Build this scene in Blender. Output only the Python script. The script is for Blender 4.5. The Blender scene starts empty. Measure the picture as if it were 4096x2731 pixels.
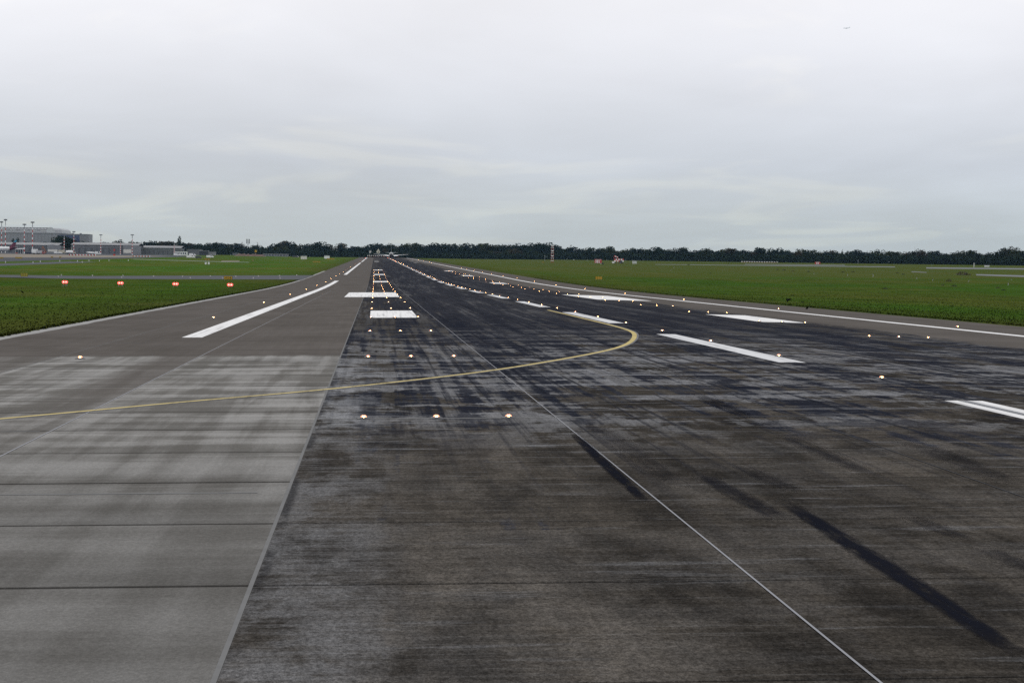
import bpy, math, random
import numpy as np
from mathutils import Vector, Matrix
random.seed(7)
rng = np.random.default_rng(7)
R = math.radians
sc = bpy.context.scene
col = sc.collection

# ------------------------------------------------------------------ camera
CAM = dict(f=8494.77, yaw=0.06504, pitch=-0.0332, roll=0.01372, cx=-13.548, zc=3.04145 - 0.01512 * 13.548)
cam_data = bpy.data.cameras.new('camera')
cam = bpy.data.objects.new('camera', cam_data)
col.objects.link(cam)
cam_data.sensor_fit = 'HORIZONTAL'
cam_data.sensor_width = 36.0
cam_data.lens = CAM['f'] / 4096 * 36.0
cam_data.clip_start = 0.5
cam_data.clip_end = 30000
cy_, sy_ = math.cos(CAM['yaw']), math.sin(CAM['yaw'])
cp_, sp_ = math.cos(CAM['pitch']), math.sin(CAM['pitch'])
fwd = Vector((sy_ * cp_, cy_ * cp_, sp_))
rgt0 = Vector((cy_, -sy_, 0))
up0 = rgt0.cross(fwd)
cr_, sr_ = math.cos(CAM['roll']), math.sin(CAM['roll'])
rgt = rgt0 * cr_ + up0 * sr_
up = -rgt0 * sr_ + up0 * cr_
m3 = Matrix((rgt, up, -fwd)).transposed()
cam.matrix_world = Matrix.Translation((CAM['cx'], 0, CAM['zc'])) @ m3.to_4x4()
sc.camera = cam

# ------------------------------------------------------------------ node helper
class NT:
    def __init__(s, tree):
        s.t = tree; s.n = tree.nodes; s.l = tree.links
    def new(s, typ, **kw):
        nd = s.n.new(typ)
        for k, v in kw.items(): setattr(nd, k, v)
        return nd
    def put(s, sock, v):
        if hasattr(v, 'is_output'): s.l.new(v, sock)
        elif v is not None:
            try: sock.default_value = v
            except Exception:
                sock.default_value = (v[0], v[1], v[2], 1.0)
    def m(s, op, a, b=None, c=None, clamp=False):
        nd = s.new('ShaderNodeMath', operation=op); nd.use_clamp = clamp
        s.put(nd.inputs[0], a)
        if b is not None: s.put(nd.inputs[1], b)
        if c is not None: s.put(nd.inputs[2], c)
        return nd.outputs[0]
    def sstep(s, v, a, b, lo=0.0, hi=1.0):
        nd = s.new('ShaderNodeMapRange', interpolation_type='SMOOTHSTEP')
        s.put(nd.inputs[0], v); s.put(nd.inputs[1], a); s.put(nd.inputs[2], b); s.put(nd.inputs[3], lo); s.put(nd.inputs[4], hi)
        return nd.outputs[0]
    def lin(s, v, a, b, lo=0.0, hi=1.0):
        nd = s.new('ShaderNodeMapRange'); nd.clamp = True
        s.put(nd.inputs[0], v); s.put(nd.inputs[1], a); s.put(nd.inputs[2], b); s.put(nd.inputs[3], lo); s.put(nd.inputs[4], hi)
        return nd.outputs[0]
    def vec(s, x, y, z=0.0):
        nd = s.new('ShaderNodeCombineXYZ')
        s.put(nd.inputs[0], x); s.put(nd.inputs[1], y); s.put(nd.inputs[2], z)
        return nd.outputs[0]
    def noise(s, v, scale=1.0, detail=3.0, rough=0.55, dist=0.0):
        nd = s.new('ShaderNodeTexNoise')
        s.put(nd.inputs['Vector'], v); nd.inputs['Scale'].default_value = scale
        nd.inputs['Detail'].default_value = detail; nd.inputs['Roughness'].default_value = rough
        nd.inputs['Distortion'].default_value = dist
        return nd.outputs[0]
    def mix(s, f, a, b):
        nd = s.new('ShaderNodeMix', data_type='RGBA')
        s.put(nd.inputs[0], f); s.put(nd.inputs[6], a if hasattr(a, 'is_output') else (*a, 1.0)); s.put(nd.inputs[7], b if hasattr(b, 'is_output') else (*b, 1.0))
        return nd.outputs[2]
    def mul(s, c, f):
        nd = s.new('ShaderNodeVectorMath', operation='SCALE')
        s.put(nd.inputs[0], c); s.put(nd.inputs[3], f)
        return nd.outputs[0]
    def add(s, *a):
        o = a[0]
        for b in a[1:]: o = s.m('ADD', o, b)
        return o
    def pos(s):
        nd = s.new('ShaderNodeSeparateXYZ'); g = s.new('ShaderNodeNewGeometry')
        s.l.new(g.outputs['Position'], nd.inputs[0])
        return nd.outputs[0], nd.outputs[1], nd.outputs[2]

# ------------------------------------------------------------------ world: overcast sky
W = bpy.data.worlds.new('World'); sc.world = W; W.use_nodes = True
SUN_EL, SUN_AZ = R(38), R(-14)           # azimuth measured from +Y towards +X
w = NT(W.node_tree); w.n.clear()
tc = w.new('ShaderNodeTexCoord'); sp = w.new('ShaderNodeSeparateXYZ')
w.l.new(tc.outputs['Generated'], sp.inputs[0])
dx, dy, dz = sp.outputs
el = w.m('MAXIMUM', dz, 0.0)
k = w.m('ADD', el, 0.055)
ux, uy = w.m('DIVIDE', dx, k), w.m('DIVIDE', dy, k)
big = w.noise(w.vec(w.m('MULTIPLY', ux, 0.55), w.m('MULTIPLY', uy, 0.24), 3.7), 1.0, 4.0, 0.5, 0.5)
fine = w.noise(w.vec(w.m('MULTIPLY', ux, 1.0), w.m('MULTIPLY', uy, .62), 8.2), 1.0, 5.0, 0.55, 0.3)
ramp = w.new('ShaderNodeValToRGB')
w.l.new(el, ramp.inputs[0])
e = ramp.color_ramp.elements
e[0].position = 0.0; e[0].color = (.450, .522, .555, 1)
e[1].position = 1.0; e[1].color = (1.08, 1.09, 1.12, 1)
for p_, c_ in ((.022, (.485, .550, .590)), (.050, (.575, .620, .690)), (.090, (.755, .768, .820)), (.130, (.915, .905, .935)), (.30, (1.0, 1.01, 1.04))):
    x_ = ramp.color_ramp.elements.new(p_); x_.color = (*c_, 1)
wisp = w.noise(w.vec(w.m('MULTIPLY', ux, .9), w.m('MULTIPLY', uy, .50), 23.5), 1.0, 6.0, 0.5, 0.8)
cl = w.add(1.0, w.m('MULTIPLY', w.m('SUBTRACT', big, 0.5), 0.42), w.m('MULTIPLY', w.m('SUBTRACT', fine, 0.5), 0.14), w.sstep(wisp, .50, .66, -.015, .075))
cl = w.m('MAXIMUM', cl, 0.72)
cloud = w.mul(ramp.outputs[0], cl)
tint = w.mix(w.sstep(wisp, .50, .66), (.995, 1.0, 1.012), (1.02, 1.0, .955))
tn = w.new('ShaderNodeVectorMath', operation='MULTIPLY'); w.l.new(cloud, tn.inputs[0]); w.l.new(tint, tn.inputs[1]); cloud = tn.outputs[0]
sky = w.new('ShaderNodeTexSky', sky_type='NISHITA')
sky.sun_disc = False; sky.sun_elevation = SUN_EL; sky.sun_rotation = SUN_AZ
skyc = w.mul(sky.outputs[0], 0.10)
allc = w.mix(0.93, skyc, cloud)
bg = w.new('ShaderNodeBackground'); w.l.new(allc, bg.inputs[0]); bg.inputs[1].default_value = 1.0
wo = w.new('ShaderNodeOutputWorld'); w.l.new(bg.outputs[0], wo.inputs[0])

sd = bpy.data.lights.new('sun', 'SUN'); sd.energy = 0.6; sd.angle = R(30); sd.color = (1.0, .965, .92)
sun = bpy.data.objects.new('sun', sd); col.objects.link(sun)
sdir = Vector((math.sin(SUN_AZ) * math.cos(SUN_EL), math.cos(SUN_AZ) * math.cos(SUN_EL), math.sin(SUN_EL)))
sun.rotation_euler = sdir.to_track_quat('Z', 'Y').to_euler(); sun.location = (0, 0, 60)

sc.view_settings.view_transform = 'Standard'; sc.view_settings.look = 'None'
sc.view_settings.exposure = 0.0; sc.view_settings.gamma = 1.0
sc.render.engine = 'CYCLES'
sc.cycles.use_adaptive_sampling = False
sc.cycles.use_denoising = False
sc.cycles.max_bounces = 5; sc.cycles.volume_bounces = 0
sc.cycles.sample_clamp_indirect = 4.0

# ------------------------------------------------------------------ the lie of the land
def zp(Y):                                     # long profile: level, then a steady climb, then level again
    t = min(max(Y - 284.9, 0), 245.76)
    return .00808 * t * t / (2 * 245.76) + min(max(Y - 530.66, 0), 1870) * .00808
def cross(X):
    a = abs(X)
    c = .01512 * min(a, 30)
    if X < 0: c += .01 * min(max(a - 30, 0), 60) - .015 * min(max(a - 90, 0), 70)
    else: c += .004 * min(max(a - 30, 0), 60) - .006 * min(max(a - 90, 0), 115) - .005 * min(max(a - 205, 0), 500)
    return c
def gz(X, Y): return zp(Y) - cross(X)
def ray(px, py):
    u, v = px - 2048, py - 1365.5
    u, v = u * cr_ + v * sr_, -u * sr_ + v * cr_
    d = fwd + rgt0 * (u / CAM['f']) - up0 * (v / CAM['f'])
    return d
ORG = Vector((CAM['cx'], 0, CAM['zc']))
def at(px, py, Y):
    d = ray(px, py); return ORG + d * (Y / d.y)
def ground(px, py, ymax=3000):
    d = ray(px, py); d = d / d.y
    a = 5.0; Y = 5.0
    while Y < ymax:
        p = ORG + d * Y
        if p.z < gz(p.x, Y):
            b = Y
            for _ in range(30):
                mth = (a + b) / 2; p = ORG + d * mth
                if p.z < gz(p.x, mth): b = mth
                else: a = mth
            p = ORG + d * a; p.z = gz(p.x, p.y); return p
        a = Y; Y += 1.0 if Y < 400 else 3.0
    p = ORG + d * ymax; p.z = gz(p.x, ymax); return p

# ------------------------------------------------------------------ object helpers
def tag(o, label=None, cat=None, group=None, kind=None):
    if label: o['label'] = label
    if cat: o['category'] = cat
    if group: o['group'] = group
    if kind: o['kind'] = kind
    return o
def empty(name, loc, rz=0.0, label=None, cat=None, group=None):
    o = bpy.data.objects.new(name, None); col.objects.link(o)
    o.empty_display_size = .3; o.location = loc; o.rotation_euler = (0, 0, rz)
    return tag(o, label, cat, group)
def matte(t, colour, normal=None):              # plain diffuse surface, no grazing sheen
    bs = t.n.get('Principled BSDF')
    if bs: t.n.remove(bs)
    d = t.new('ShaderNodeBsdfDiffuse'); t.put(d.inputs['Color'], colour); d.inputs['Roughness'].default_value = 0.0
    if normal is not None: t.l.new(normal, d.inputs['Normal'])
    t.l.new(d.outputs[0], t.n['Material Output'].inputs['Surface'])
    return d
class MB:
    def __init__(s): s.v = []; s.f = []; s.mi = []
    def face(s, idx, mi=0): s.f.append(tuple(idx)); s.mi.append(mi)
    def poly(s, pts, mi=0):
        b = len(s.v); s.v += [tuple(p) for p in pts]; s.face(range(b, b + len(pts)), mi); return s
    def box(s, x0, x1, y0, y1, z0, z1, mi=0, M=None):
        b = len(s.v)
        pts = [(x0, y0, z0), (x1, y0, z0), (x1, y1, z0), (x0, y1, z0), (x0, y0, z1), (x1, y0, z1), (x1, y1, z1), (x0, y1, z1)]
        if M is not None: pts = [tuple(M @ Vector(p)) for p in pts]
        s.v += pts
        for q in ((0, 3, 2, 1), (4, 5, 6, 7), (0, 1, 5, 4), (1, 2, 6, 5), (2, 3, 7, 6), (3, 0, 4, 7)): s.face([b + i for i in q], mi)
        return s
    def tube(s, p, q, r0, r1=None, n=8, mi=0, cap=True):
        r1 = r0 if r1 is None else r1
        p, q = Vector(p), Vector(q); d = (q - p).normalized()
        a = d.orthogonal().normalized(); c = d.cross(a)
        b = len(s.v)
        for (o, r) in ((p, r0), (q, r1)):
            for i in range(n):
                t = 2 * math.pi * i / n; s.v.append(tuple(o + a * (r * math.cos(t)) + c * (r * math.sin(t))))
        for i in range(n): s.face((b + i, b + (i + 1) % n, b + n + (i + 1) % n, b + n + i), mi)
        if cap:
            s.face([b + n - 1 - i for i in range(n)], mi); s.face([b + n + i for i in range(n)], mi)
        return s
    def rings(s, rings, mi=0, cap=True):       # loft closed rings of equal length
        b = len(s.v); n = len(rings[0])
        for r_ in rings: s.v += [tuple(p) for p in r_]
        for k_ in range(len(rings) - 1):
            for i in range(n):
                s.face((b + k_ * n + i, b + k_ * n + (i + 1) % n, b + (k_ + 1) * n + (i + 1) % n, b + (k_ + 1) * n + i), mi)
        if cap:
            s.face([b + n - 1 - i for i in range(n)], mi); s.face([b + (len(rings) - 1) * n + i for i in range(n)], mi)
        return s
    def prism(s, prof, x0, x1, mi=0):          # profile in (y,z), extruded along x
        a = [(x0, y, z) for y, z in prof]; c = [(x1, y, z) for y, z in prof]
        return s.rings([a, c], mi)
    def mesh(s, name, mats, smooth=False):
        me = bpy.data.meshes.new(name); me.from_pydata(s.v, [], s.f)
        mats = mats if isinstance(mats, (list, tuple)) else [mats]
        for m_ in mats: me.materials.append(m_)
        if len(mats) > 1: me.polygons.foreach_set('material_index', s.mi)
        if smooth: me.polygons.foreach_set('use_smooth', [True] * len(me.polygons))
        me.update(); return me
    def build(s, name, mats, parent=None, loc=(0, 0, 0), rz=0.0, smooth=False, **kw):
        return link(name, s.mesh(name, mats, smooth), parent, loc, rz, **kw)
def link(name, me, parent=None, loc=(0, 0, 0), rz=0.0, label=None, cat=None, group=None, kind=None):
    o = bpy.data.objects.new(name, me); col.objects.link(o)
    o.location = loc; o.rotation_euler = (0, 0, rz)
    if parent is not None: o.parent = parent
    return tag(o, label, cat, group, kind)
KIDS = {}
def copy_tree(o, parent=None):
    c = o.copy(); col.objects.link(c)
    if parent is not None: c.parent = parent
    for ch in o.children: copy_tree(ch, c)
    return c

# ------------------------------------------------------------------ plain materials
MATS = {}
def mat(name, rgb, rough=.7, metal=0.0, var=.12, scale=1.2, emit=None, strength=0, spec=.4):
    if name in MATS: return MATS[name]
    m_ = bpy.data.materials.new(name); m_.use_nodes = True
    t = NT(m_.node_tree); bs = t.n['Principled BSDF']
    x, y, z = t.pos()
    nz = t.noise(t.vec(x, y, z), scale, 4.0, .6)
    c = t.mix(nz, tuple(v * (1 - var) for v in rgb), tuple(min(1, v * (1 + var)) for v in rgb))
    t.put(bs.inputs['Base Color'], c)
    bs.inputs['Roughness'].default_value = rough; bs.inputs['Metallic'].default_value = metal
    bs.inputs['Specular IOR Level'].default_value = spec
    if spec == 0: matte(t, c)
    MATS[name] = m_; return m_
WHITE = mat('white paint coat', (.74, .74, .73), .45)
RED = mat('signal red coat', (.42, .035, .025), .5)
YEL = mat('sign yellow', (.42, .25, .012), .5, var=.06)
YELB = mat('sign back yellow', (.33, .22, .02), .55)
BLK = mat('matt black', (.012, .012, .013), .6)
STEEL = mat('galvanised steel', (.30, .31, .32), .45, .6)
DGREY = mat('dark grey metal', (.06, .062, .068), .5)
GLASS = mat('dark glazing', (.02, .028, .04), .12, spec=.6)
RUBBER = mat('tyre rubber', (.015, .015, .016), .8)
ORANGE = mat('safety orange', (.45, .13, .02), .5)

# ------------------------------------------------------------------ pavement material
def pavement(name):
    m_ = bpy.data.materials.new(name); m_.use_nodes = True
    t = NT(m_.node_tree); bs = t.n['Principled BSDF']
    x, y, z = t.pos()
    N = lambda sx, sy, seed, d=4.0, r=.55, di=0.0: t.noise(t.vec(t.m('MULTIPLY', x, sx), t.m('MULTIPLY', y, sy), seed), 1.0, d, r, di)
    C = lambda n, a=.36, b=.64: t.sstep(n, a, b)
    W_ = lambda f, k: t.m('MULTIPLY', t.m('SUBTRACT', f, .5), k)      # centred, weighted
    oi = t.new('ShaderNodeObjectInfo')
    speck = N(24, 13, 17.7, 2, .7); grain = N(75, 30, 3.3, 2, .75)
    strk = C(N(.20, .30, 4.4, 8, .70), .41, .60)       # wide streaks across the runway
    strk2 = C(N(.9, 4.2, 6.4, 5, .68), .33, .67)       # fine brushed texture across
    strk3 = N(.22, 11.0, 31, 3, .7)                    # hairline scrapes across
    longi = C(N(.75, .016, 9.3, 6, .62), .38, .62)     # tyre rubber along the runway
    longi2 = C(N(3.4, .050, 2.9, 5, .6), .36, .64)
    pat = C(N(1.1, .36, 12.4, 8, .72, .4), .38, .62)   # blotches
    ph = t.m('ABSOLUTE', t.m('SUBTRACT', t.m('FRACT', t.m('DIVIDE', t.m('SUBTRACT', y, .46), 5.0)), .5))   # .5 at a cross joint
    fr = t.m('FRACT', t.m('DIVIDE', t.m('SUBTRACT', y, .46), 5.0))
    row = t.m('FLOOR', t.m('ADD', t.m('DIVIDE', t.m('SUBTRACT', y, .46), 5.0), .5))
    # --- pale slabs on the left, warm grey further on
    bl = t.add(.5, W_(C(N(1.5, .055, 1.1, 5, .6, .2)), .42), W_(C(N(.10, .50, 7.1, 6, .62, .2)), .62), W_(C(N(.40, .08, 2.1, 4, .55, .4)), .34), W_(strk2, .12))
    bl = t.m('ADD', .5, t.m('MULTIPLY', t.m('SUBTRACT', bl, .5), t.sstep(y, 18, 48, .42, 1.1)))
    pale = t.mix(t.sstep(bl, .05, 1.0), (.100, .095, .087), (.212, .206, .196))
    smudp = C(N(.35, .11, 55.0, 4, .6), .30, .70)
    pale = t.mul(pale, t.m('MULTIPLY', t.lin(oi.outputs['Random'], 0, 1, .95, 1.05), t.lin(t.m('MULTIPLY', t.sstep(fr, .0, .6, 1, 0), smudp), 0, 1, 1.05, .80)))
    pale = t.mul(pale, t.sstep(y, 14, 50, .84, 1.20))
    warm = t.mix(C(N(.25, .10, 22, 5, .6), .3, .7), (.090, .081, .073), (.114, .103, .094))
    warm = t.mul(warm, t.m('MULTIPLY', t.lin(strk2, 0, 1, .94, 1.06), t.lin(longi2, 0, 1, .97, 1.04)))
    nearp = t.m('MULTIPLY', t.sstep(t.m('ADD', y, W_(pat, .5)), 74.9, 75.5, 1, 0), t.sstep(x, -24.6, -24.45, .35, 1))
    band = t.m('MULTIPLY', t.sstep(x, -21.6, -20.4, 0, 1), t.sstep(x, -19.62, -19.58, 1, 0))
    band = t.m('MULTIPLY', band, t.sstep(y, 36, 60, .15, 1))
    nearp = t.m('MULTIPLY', nearp, t.m('SUBTRACT', 1.0, t.m('MULTIPLY', band, .8)))
    side = t.mix(nearp, warm, pale)
    # --- the middle: brown concrete, washed pale streaks, then rubber
    smud = C(N(1.0, .20, 15.2, 4, .6), .38, .66)
    smud2 = C(N(.5, .14, 25.2, 5, .6), .36, .64)
    brown = t.mix(t.add(t.m('MULTIPLY', pat, .30), t.m('MULTIPLY', smud, .40), t.m('MULTIPLY', smud2, .30)), (.024, .0220, .0200), (.084, .0735, .0615))
    brown = t.mul(brown, t.m('MULTIPLY', t.lin(strk2, 0, 1, .80, 1.20), t.lin(longi, 0, 1, .80, 1.20)))
    zb_ = t.m('MULTIPLY', t.sstep(y, 33, 47, .08, 1), t.sstep(y, 66, 125, 1, .07))
    wash = t.sstep(t.add(W_(strk, .62), W_(pat, .45), W_(longi2, -.30), W_(strk2, .15), .5), .38, .78)
    greyc = t.mix(longi2, (.128, .128, .132), (.215, .216, .224))
    jr = t.noise(t.vec(t.m('MULTIPLY', x, .09), t.m('MULTIPLY', row, 3.77), 44.0), 1.0, 3, .6)
    jp = t.m('MULTIPLY', t.sstep(ph, .42, .48), t.sstep(jr, .46, .56))
    jp = t.m('MULTIPLY', jp, t.m('MULTIPLY', t.sstep(y, 40, 52, 0, .9), t.sstep(y, 68, 110, 1, 0)))
    # washed strip right of the -14.7 joint
    ws = t.m('MULTIPLY', t.sstep(t.m('ADD', x, W_(smud, .7)), -14.2, -13.2, 1, 0), t.sstep(y, 66, 80, 1, 0))
    ws = t.m('MULTIPLY', ws, t.sstep(t.add(.5, W_(pat, .4), W_(smud, .3), W_(strk, .25), W_(strk2, .3)), .12, .80))
    # rubber
    base = t.add(t.sstep(y, 26, 58, -.24, .42), t.sstep(y, 62, 118, 0, .40), t.sstep(y, 500, 1500, 0, -.26))
    lat = t.m('ABSOLUTE', t.m('SUBTRACT', t.m('ABSOLUTE', x), 5.6))
    latw = t.m('MULTIPLY', t.sstep(y, 50, 130, .3, 1), t.sstep(lat, 1.0, 7.5, .16, -.26))
    rub = t.add(base, latw, W_(longi, .62), W_(longi2, .46), W_(pat, .44), W_(strk, -.30), W_(strk2, -.12))
    rubm = t.sstep(rub, .36, .66)
    blue = t.mix(t.m('MULTIPLY', t.add(longi2, strk2), .5), (.0125, .0140, .0195), (.040, .0420, .052))
    mid = t.mix(t.m('MULTIPLY', rubm, .93), brown, blue)
    mid = t.mix(t.m('MULTIPLY', t.m('MULTIPLY', zb_, wash), .86), mid, greyc)
    blot = t.m('MULTIPLY', t.sstep(t.add(N(.62, .62, 51.0, 7, .72), W_(longi, .16), W_(longi2, .10)), .50, .60), t.m('MULTIPLY', t.sstep(y, 31, 46, .0, 1), t.sstep(y, 110, 200, 1, .3)))
    mid = t.mix(t.m('MULTIPLY', blot, .88), mid, (.0125, .0145, .0225))
    mid = t.mix(t.m('MULTIPLY', jp, .85), mid, (.200, .203, .215))
    lst = t.m('MULTIPLY', t.sstep(t.add(W_(longi, .7), W_(longi2, .5), W_(pat, .3), .5), .30, -.05), t.sstep(y, 90, 150, 0, .85))
    mid = t.mix(lst, mid, (.082, .083, .088))
    mid = t.mix(t.m('MULTIPLY', ws, t.sstep(y, 34, 44, .72, .92)), mid, t.mix(t.sstep(y, 34, 44), (.132, .132, .135), (.215, .217, .223)))
    mid = t.mix(t.m('MULTIPLY', t.m('MULTIPLY', t.sstep(x, -14.62, -14.52, 1, 0), t.sstep(smud, .2, .8)), .7), mid, (.018, .018, .020))
    tyre = t.m('MULTIPLY', t.sstep(t.add(N(4.2, .020, 61.0, 4, .6), W_(pat, .06)), .545, .63), t.m('MULTIPLY', t.sstep(y, 22, 50, .10, .80), t.sstep(t.m('ABSOLUTE', t.m('SUBTRACT', x, -1.0)), 9, 13, 1, .25)))
    mid = t.mix(tyre, mid, (.0130, .0145, .0205))
    scuff = t.m('MULTIPLY', t.sstep(N(.34, 1.9, 71.0, 5, .7), .56, .68), t.m('MULTIPLY', t.sstep(y, 18, 44, .26, .58), t.sstep(y, 75, 120, 1, .15)))
    mid = t.mix(scuff, mid, (.185, .186, .192))
    scr = t.sstep(strk3, .57, .70)
    mid = t.mix(t.m('MULTIPLY', scr, .30), mid, (.125, .122, .118))
    redge = t.add(14.2, W_(N(.2, .03, 40, 5, .6), 2.6), W_(pat, .9))
    mask = t.m('MULTIPLY', t.sstep(x, -14.70, -14.66, 0, 1), t.sstep(t.m('SUBTRACT', x, redge), -.45, .45, 1, 0))
    mask = t.m('MULTIPLY', mask, t.sstep(y, 1300, 2100, 1, .75))
    c = t.mix(mask, side, mid)
    jn = t.m('MULTIPLY', t.sstep(ph, .478, .494), t.m('MULTIPLY', t.sstep(y, 76, 110, .72, .10), t.lin(mask, 0, 1, 1.0, .30)))
    c = t.mix(jn, c, (.030, .028, .026))
    jl = t.m('MULTIPLY', t.sstep(ph, .488, .497), t.sstep(y, 120, 260, .22, 0))
    c = t.mix(jl, c, (.04, .038, .036))
    gm = t.m('MULTIPLY', t.lin(speck, .3, .7, .62, 1.38), t.lin(grain, .3, .7, .58, 1.42))
    c = t.mul(c, t.m('ADD', 1.0, t.m('MULTIPLY', t.m('SUBTRACT', gm, 1.0), t.lin(mask, 0, 1, .38, 1.0))))
    matte(t, c)
    return m_
PAVE = pavement('runway concrete')
TAXI = mat('taxiway asphalt', (.105, .108, .115), .75, var=.16, scale=.35, spec=0)
APRON = mat('apron asphalt', (.090, .093, .100), .75, var=.2, scale=.06, spec=0)
SAND = mat('apron concrete sandy', (.235, .205, .170), .8, var=.12, scale=.05, spec=0)
PALECON = mat('pale concrete strip', (.30, .295, .285), .8, var=.15, scale=.6, spec=0)
SEAL = mat('joint seal grey', (.165, .164, .162), .6, var=.2, scale=3, spec=0)
SEALD = mat('joint seal dark', (.060, .061, .066), .6, var=.2, scale=3, spec=0)
BASE = mat('sub base', (.020, .019, .018), .9)

def paint(name, rgb, wear=.35):
    m_ = bpy.data.materials.new(name); m_.use_nodes = True
    t = NT(m_.node_tree); bs = t.n['Principled BSDF']
    x, y, z = t.pos()
    a = t.noise(t.vec(t.m('MULTIPLY', x, 5.5), t.m('MULTIPLY', y, .09), 2.2), 1.0, 4, .6)
    b = t.noise(t.vec(t.m('MULTIPLY', x, 1.1), t.m('MULTIPLY', y, .9), 7.7), 1.0, 5, .65)
    f = t.sstep(t.add(t.m('MULTIPLY', a, .75), t.m('MULTIPLY', b, .35)), .52, .80, 0, wear)
    # rubber tracks over paint on the landing lanes
    c = t.mix(f, rgb, (.05, .05, .055))
    c = t.mul(c, t.lin(b, .25, .75, .92, 1.04))
    matte(t, c)
    return m_
PWHITE = paint('white marking paint', (.75, .74, .725), .60)
PWORN = paint('worn white marking paint', (.62, .62, .62), .85)
PYEL = paint('yellow marking paint', (.50, .41, .19), .55)
PGREY = paint('grey old marking', (.19, .19, .195), .7)

# ------------------------------------------------------------------ grass
def grass_mat(name, tuft=False):
    m_ = bpy.data.materials.new(name); m_.use_nodes = True
    t = NT(m_.node_tree); bs = t.n['Principled BSDF']
    x, y, z = t.pos()
    N = lambda sx, sy, seed, d=4.0, r=.55: t.noise(t.vec(t.m('MULTIPLY', x, sx), t.m('MULTIPLY', y, sy), seed), 1.0, d, r)
    A = N(.02, .007, 1.0, 4); B = N(.10, .05, 5.0, 5, .6); C = N(1.4, 1.0, 9.0, 4, .65); D = N(.05, .03, 14.0, 3)
    dark = (.026, .045, .007); lush = (.035, .073, .010); olive = (.057, .069, .014); straw = (.095, .088, .030)
    c = t.mix(t.sstep(A, .38, .62), olive, lush)
    c = t.mix(t.sstep(B, .40, .66, 0, .75), c, dark)
    # strip mown near the pavement is duller; far field on the right turns olive
    ax = t.m('ABSOLUTE', x)
    c = t.mix(t.m('MULTIPLY', t.sstep(ax, 30, 44, 1, 0), .65), c, (.036, .044, .010))
    far = t.m('MULTIPLY', t.sstep(y, 520, 900, 0, 1), t.sstep(x, 20, 60, 0, 1))
    c = t.mix(t.m('MULTIPLY', far, .62), c, (.060, .068, .019))
    c = t.mix(t.m('MULTIPLY', t.sstep(D, .55, .68), t.m('ADD', .22, t.m('MULTIPLY', far, .30))), c, straw)
    c = t.mul(c, t.lin(C, .25, .75, .78, 1.40))
    c = t.mul(c, t.m('ADD', 1.08, t.m('MULTIPLY', t.sstep(x, -20, -40), t.sstep(y, 480, 700, -.02, .28))))
    if tuft:
        oi = t.noise(t.vec(x, y, z), 3.0, 2, .6)
        c = t.mul(c, t.lin(oi, .25, .75, .85, 1.45))
    if tuft: matte(t, c, t.vec(0.0, 0.0, 1.0))
    else: matte(t, c)
    return m_
GRASS = grass_mat('airfield grass'); TUFT = grass_mat('grass blades', True)

def sheet(name, xs, ys, zf, m_, parent=None, **kw):
    b = MB(); nx = len(xs)
    for y in ys:
        for x in xs: b.v.append((x, y, zf(x, y)))
    for j in range(len(ys) - 1):
        for i in range(nx - 1):
            b.face((j * nx + i, j * nx + i + 1, (j + 1) * nx + i + 1, (j + 1) * nx + i))
    return b.build(name, m_, parent, **kw)
def frange(a, b, s):
    n = max(1, int(round((b - a) / s))); return [a + (b - a) * i / n for i in range(n + 1)]
gx = [-2500, -1500, -900, -600, -400, -300, -250, -200, -160, -140, -120, -105, -90, -75, -60, -50, -42, -36, -30.3, -30.0, -29.6, 29.6, 30.0, 30.3, 36, 42, 50, 60, 75, 90, 120, 160, 205, 260, 320, 400, 520, 705, 900, 1300, 2000, 3000]
gy = [-400, -150, -60] + frange(0, 280, 20) + frange(284.9, 530.7, 16) + frange(545, 2400.66, 40) + [2600, 2900, 3300, 4200]
def ground_z(x, y): return gz(x, y) + (.05 if abs(x) >= 30.3 else (-.12 if abs(x) < 29.8 else -.02))
sheet('ground', gx, gy, ground_z, GRASS, kind='structure')

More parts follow.
